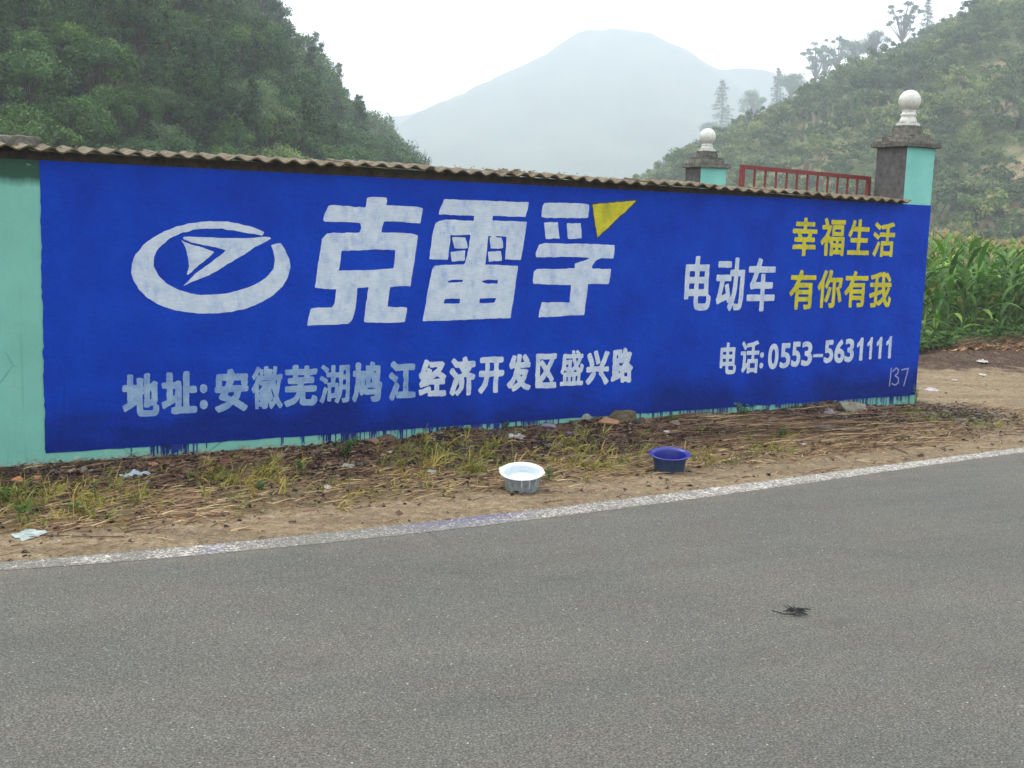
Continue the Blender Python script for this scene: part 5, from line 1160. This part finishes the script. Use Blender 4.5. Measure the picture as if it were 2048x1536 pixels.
PAL = [tree_mesh('pale_tree', 'broad', 4.4, 4.0, 5200, .075, [M_PALE, M_BARK], s) for s in (7, 8)]
SCR = 1.5
BUS = [tree_mesh('shrub', 'bush', 1.5, 2.2, 1300, .075, [M_SCRUB, M_BARK], s) for s in (9, 10, 11)]
PIN = [tree_mesh('pine_tree', 'pine', 6.0, 3.6, 1500, .12, [M_NEEDLE, M_BARK], s) for s in (12, 13)]
def pxy(x, y, z):
    d = np.stack([x, y, z - EYE], -1); f = d @ fw; return 1024 + FPX * (d @ rt) / f, 768 - FPX * (d @ up) / f
def jitgrid(x0, x1, y0, y1, h):
    X, Y = np.meshgrid(np.arange(x0, x1, h), np.arange(y0, y1, h)); X = X.ravel() + rng.uniform(-.42, .42, X.size) * h; Y = Y.ravel() + rng.uniform(-.42, .42, X.size) * h; return X, Y
def face(hf, x, y, z, back=2.5):
    d = np.hypot(x, y); ux, uy = -x / d, -y / d; return hf(x + ux * 3, y + uy * 3) < z + back * 0 + 1.2
def gn_scatter(name, P, scl, rot, protos, label):
    for j, pr in enumerate(protos):
        sel = np.arange(len(P)) % len(protos) == j
        me = bpy.data.meshes.new(name); me.from_pydata(P[sel].tolist(), [], [])
        a = me.attributes.new('scl', 'FLOAT_VECTOR', 'POINT'); a.data.foreach_set('vector', scl[sel].astype(np.float32).ravel())
        a = me.attributes.new('rot', 'FLOAT_VECTOR', 'POINT'); a.data.foreach_set('vector', rot[sel].astype(np.float32).ravel())
        o = link(name, me); ng = bpy.data.node_groups.new(name, 'GeometryNodeTree')
        ng.interface.new_socket('Geometry', in_out='INPUT', socket_type='NodeSocketGeometry'); ng.interface.new_socket('Geometry', in_out='OUTPUT', socket_type='NodeSocketGeometry')
        N = ng.nodes.new; gi, go, ip, oi = N('NodeGroupInput'), N('NodeGroupOutput'), N('GeometryNodeInstanceOnPoints'), N('GeometryNodeObjectInfo')
        oi.inputs['Object'].default_value = pr; oi.transform_space = 'ORIGINAL'
        a1, a2, er = N('GeometryNodeInputNamedAttribute'), N('GeometryNodeInputNamedAttribute'), N('FunctionNodeEulerToRotation')
        a1.data_type = a2.data_type = 'FLOAT_VECTOR'; a1.inputs[0].default_value = 'rot'; a2.inputs[0].default_value = 'scl'
        Lk = ng.links.new; Lk(gi.outputs[0], ip.inputs['Points']); Lk(oi.outputs['Geometry'], ip.inputs['Instance']); Lk(a1.outputs[0], er.inputs[0]); Lk(er.outputs[0], ip.inputs['Rotation']); Lk(a2.outputs[0], ip.inputs['Scale']); Lk(ip.outputs[0], go.inputs[0])
        md = o.modifiers.new('scatter', 'NODES'); md.node_group = ng; tag(o, label, kind='stuff')
def place(name, me, x, y, z, s, label, cat, group=None, sz=None):
    o = link(name, me); o.location = (x, y, z); o.rotation_euler = (random.uniform(-.06, .06), random.uniform(-.06, .06), random.uniform(0, 6.28)); o.scale = (s, s, sz or s); tag(o, label, cat, group); return o
# left wood
x, y = jitgrid(RL[:, 0].min() - 60, RL[:, 0].max() + 70, RL[:, 1].min() - 60, RL[:, 1].max() + 30, 1.35)
z = hl(x, y); k = z > -.5; x, y, z = x[k], y[k], z[k]; k = face(hl, x, y, z); x, y, z = x[k], y[k], z[k]
px, py = pxy(x, y, z + 5); k = (px > -420) & (px < 900) & (py < 352 + (px - 0) * .045) & (z > -.2) & (py > -330); x, y, z, px, py = x[k], y[k], z[k], px[k], py[k]
d = np.hypot(x, y); spc = np.clip(d * .027, 1.5, 3.1); k = rng.random(len(x)) < (1.35 / spc) ** 2; x, y, z, px, py, d, spc = (q[k] for q in (x, y, z, px, py, d, spc)); kind = np.where(fbm(x / 14, y / 14, 91) + rng.normal(0, .12, len(x)) > .47, 0, 1)
low = (z < 5.5) & (rng.random(len(x)) < .35); kind = np.where(low, 2, kind); kind = np.where((px > 730) & (kind == 0), 1, kind)
vis = (px > -30) & (py > -60); rank = np.argsort(np.where(vis, d, d + 1000)); kk = 262; PR = {0: CON, 1: BRO, 2: PAL}
NAME = ['fir_tree', 'leafy_tree', 'pale_leafy_tree']
LB = ['dark pointed fir', 'rounded dark green tree', 'paler light green tree']
GR_ = ['firs in the left hillside wood', 'rounded trees in the left hillside wood', 'pale trees at the foot of the left hillside']
proto = {}
for i in rank[:kk]:
    q = kind[i]; j = random.randrange(len(PR[q])); s = random.uniform(.65, 1.2) * spc[i] / 2.45
    zone = 'at the left photo edge' if px[i] < 120 else 'above the round logo' if px[i] < 330 else 'between logo and huge lettering' if px[i] < 600 else 'above the huge lettering'
    hi = 'high up' if py[i] < 90 else 'halfway up' if py[i] < 215 else 'low down'
    o = place(NAME[q], PR[q][j], x[i], y[i], z[i] - .3, s, '%s %s on the left hillside, %s' % (LB[q], hi, zone), 'tree', '%s, %s, %s' % (GR_[q], hi, zone)); proto.setdefault((q, j), o)
rest = rank[kk:]
for q in (0, 1, 2):
    for j in range(len(PR[q])): 
        if (q, j) not in proto: proto[(q, j)] = place(NAME[q], PR[q][j], x[rank[0]], y[rank[0]] - 2, z[rank[0]], .9, LB[q] + ' nearest the left edge of the photo', 'tree', GR_[q])
    sel = rest[kind[rest] == q]; n = len(sel); s = rng.uniform(.6, 1.15, n) * spc[sel] / 2.45
    gn_scatter('distant_wood', np.stack([x[sel], y[sel], z[sel] - .3], 1), np.stack([s, s, s * rng.uniform(.85, 1.35, n)], 1), np.stack([rng.normal(0, .05, n), rng.normal(0, .05, n), rng.uniform(0, 6.28, n)], 1), [proto[(q, j)] for j in range(len(PR[q]))], 'dense green wood covering the farther left hillside')
nleft = len(rank)
# bracken and low growth between the trees, right hillside scrub
bp = [place('shrub', BUS[j], *[float(v) for v in (D(1930 + 40 * j, 420, 235)[0], D(1930 + 40 * j, 420, 235)[1])], 0, 1.5, 'leafy shrub low on the right hillside just above the maize', 'shrub', 'shrubs low on the right hillside') for j in range(3)]
for o in bp: o.location.z = float(hr(np.array([o.location.x]), np.array([o.location.y]))[0])
x, y = jitgrid(RR[:, 0].min() - 60, RR[:, 0].max() + 60, RR[:, 1].min() - 100, RR[:, 1].max() + 20, 1.8)
z = hr(x, y); k = z > -.5; x, y, z = x[k], y[k], z[k]; k = face(hr, x, y, z); x, y, z = x[k], y[k], z[k]
px, py = pxy(x, y, z + 1); dens = fbm(x / 14, y / 14, 95, 4); k = (px > 1250) & (px < 2450) & (py < 560) & (py > -200) & (dens + rng.normal(0, .07, len(x)) > .40); x, y, z = x[k], y[k], z[k]
n = len(x); s = np.clip(rng.gamma(3.2, .30, n), .3, 2.2) * 1.05
gn_scatter('hillside_scrub', np.stack([x, y, z - .15], 1), np.stack([s, s, s * rng.uniform(.7, 1.25, n)], 1), np.stack([rng.normal(0, .12, n), rng.normal(0, .12, n), rng.uniform(0, 6.28, n)], 1), bp, 'low green scrub and bushes covering the right hillside')
nright = n
bush_idx = rng.choice(n, 40, replace=False)
# tall dry grass on the right slope
x, y = jitgrid(RR[:, 0].min() - 60, RR[:, 0].max() + 60, RR[:, 1].min() - 100, RR[:, 1].max() + 20, 1.4)
z = hr(x, y); k = z > -.5; x, y, z = x[k], y[k], z[k]; px, py = pxy(x, y, z + 1); k = face(hr, x, y, z) & (px > 1300) & (px < 2200) & (py < 560) & (py > -60) & (fbm(x / 14, y / 14, 95, 4) < .48) & (rng.random(len(x)) < .55); x, y, z = x[k], y[k], z[k]
n = len(x); P = np.stack([x, y], 1); hgt = rng.uniform(.7, 1.9, n)
def rib3(P, z0, L, W_, name, m, label):
    n = len(P); V = np.zeros((n, 3, 4, 3)); 
    for q in range(3):
        a = rng.uniform(0, 6.28, n); e = rng.uniform(.9, 1.5, n); dx, dy, dz = np.cos(a) * np.cos(e) * L, np.sin(a) * np.cos(e) * L, np.sin(e) * L; w = W_ / 2
        V[:, q, 0] = np.stack([P[:, 0] - w, P[:, 1], z0], 1); V[:, q, 1] = np.stack([P[:, 0] + w, P[:, 1], z0], 1); V[:, q, 2] = np.stack([P[:, 0] + dx + w * .6, P[:, 1] + dy, z0 + dz], 1); V[:, q, 3] = np.stack([P[:, 0] + dx - w * .6, P[:, 1] + dy, z0 + dz], 1)
    o = link(name, np_mesh(name, V.reshape(-1, 3), np.arange(n * 12).reshape(-1, 4), {'tone': np.repeat(rng.random(n * 3), 4)}, [m])); tag(o, label, kind='stuff')
M_DRY = leaf_mat('dry hill grass', (.13, .12, .06), (.24, .19, .11), (.38, .29, .19), .2)
rib3(P, z - .1, hgt, rng.uniform(.2, .55, n), 'hillside_grass', M_DRY, 'dry pinkish tan grass between the scrub on the right hillside')
_SP = {}
def split_tree(me):
    if me.name in _SP: return _SP[me.name]
    tone = [a.value for a in me.attributes['tone'].data]; out = []
    for k, nm in ((0, 'crown'), (1, 'trunk')):
        V, F_, T_, mp = [], [], [], {}
        for p in me.polygons:
            if p.material_index != k: continue
            f = []
            for i in p.vertices:
                if i not in mp: mp[i] = len(V); V.append(me.vertices[i].co[:]); T_.append(tone[i])
                f.append(mp[i])
            F_.append(f)
        m2 = bpy.data.meshes.new(nm); m2.from_pydata(V, [], F_); a = m2.attributes.new('tone', 'FLOAT', 'POINT'); a.data.foreach_set('value', T_); m2.materials.append(me.materials[k]); m2.update(); out.append(m2)
    _SP[me.name] = out; return out
# single trees against the sky on the right ridge
for px_, pyb, pyt, dist, me, lb in [
    (1440, 266, 172, 296, CON[0], 'hazy fir at the lower left of the right ridge, above the farther gate pillar'),
    (1418, 285, 240, 312, BRO[0], 'small round tree at the foot of the hazy fir'),
    (1505, 225, 180, 281, BRO[1], 'small rounded tree on the right ridge beside the hazy fir'),
    (1553, 196, 128, 270, CON[1], 'dark fir halfway up the right ridge'),
    (1583, 178, 142, 262, BRO[2], 'low round tree right of the fir halfway up the ridge'),
    (1634, 130, 84, 249, PIN[0], 'thin open pine standing against the sky on the right ridge'),
    (1652, 122, 88, 246, PIN[1], 'slender second pine just right of the thin open pine'),
    (1677, 110, 72, 243, PIN[1], 'small round headed pine on a thin trunk upon the ridge'),
    (1706, 98, 80, 238, BRO[0], 'bushy low tree on the ridge right of the small pine'),
    (1752, 84, 62, 229, BRO[1], 'dark round tree on the ridge below the tall pine'),
    (1806, 52, -2, 219, PIN[0], 'tall ragged pine at the top right of the ridge'),
    (1855, 32, -6, 212, CON[2], 'short fir at the frame top right of the ragged pine')]:
    dist *= 1.55; p = D(px_, pyb, dist); zz = float(hr(p[:1], p[1:2])[0]); ht = (pyb - pyt) * dist / FPX * (1.1 if px_ == 1440 else .86) + max(0, p[2] - zz)
    H0 = {id(q): h_ for q, h_ in [(CON[0], 7.2), (CON[1], 7.2), (CON[2], 7.2), (BRO[0], 5.6), (BRO[1], 5.6), (BRO[2], 5.6), (PIN[0], 6.), (PIN[1], 6.)]}[id(me)]
    t = empty('pine_tree' if me in PIN else 'fir_tree' if me in CON else 'round_tree', (p[0], p[1], zz - .2), random.uniform(0, 6.28)); t.scale = (ht / H0,) * 3
    tag(t, lb, 'tree', 'single trees along the right ridge')
    cr_, tr_ = split_tree(me); link('crown', cr_, t); link('trunk', tr_, t)
# small dead sapling behind the wall near the end of the left wood
mb = MB(); p = D(852, 345, 40); mb.tube([(0, 0, 0), (.03, 0, 2.2), (-.05, 0, p[2] + .75)], [.03, .02, .006], 5)
for q in range(7):
    a = random.uniform(0, 6.28); z0 = p[2] + random.uniform(-.1, .5); mb.tube([(0, 0, z0), (math.cos(a) * .12, math.sin(a) * .12, z0 + .16), (math.cos(a) * .2, math.sin(a) * .2, z0 + .2)], [.008, .006, .003], 4)
o = mb.build('dead_sapling', M_BARK); o.location = (p[0], p[1], 0); tag(o, 'thin bare sapling poking up behind the wall past the left wood', 'sapling')
print('COUNTS', nleft, nright, n, cnt)
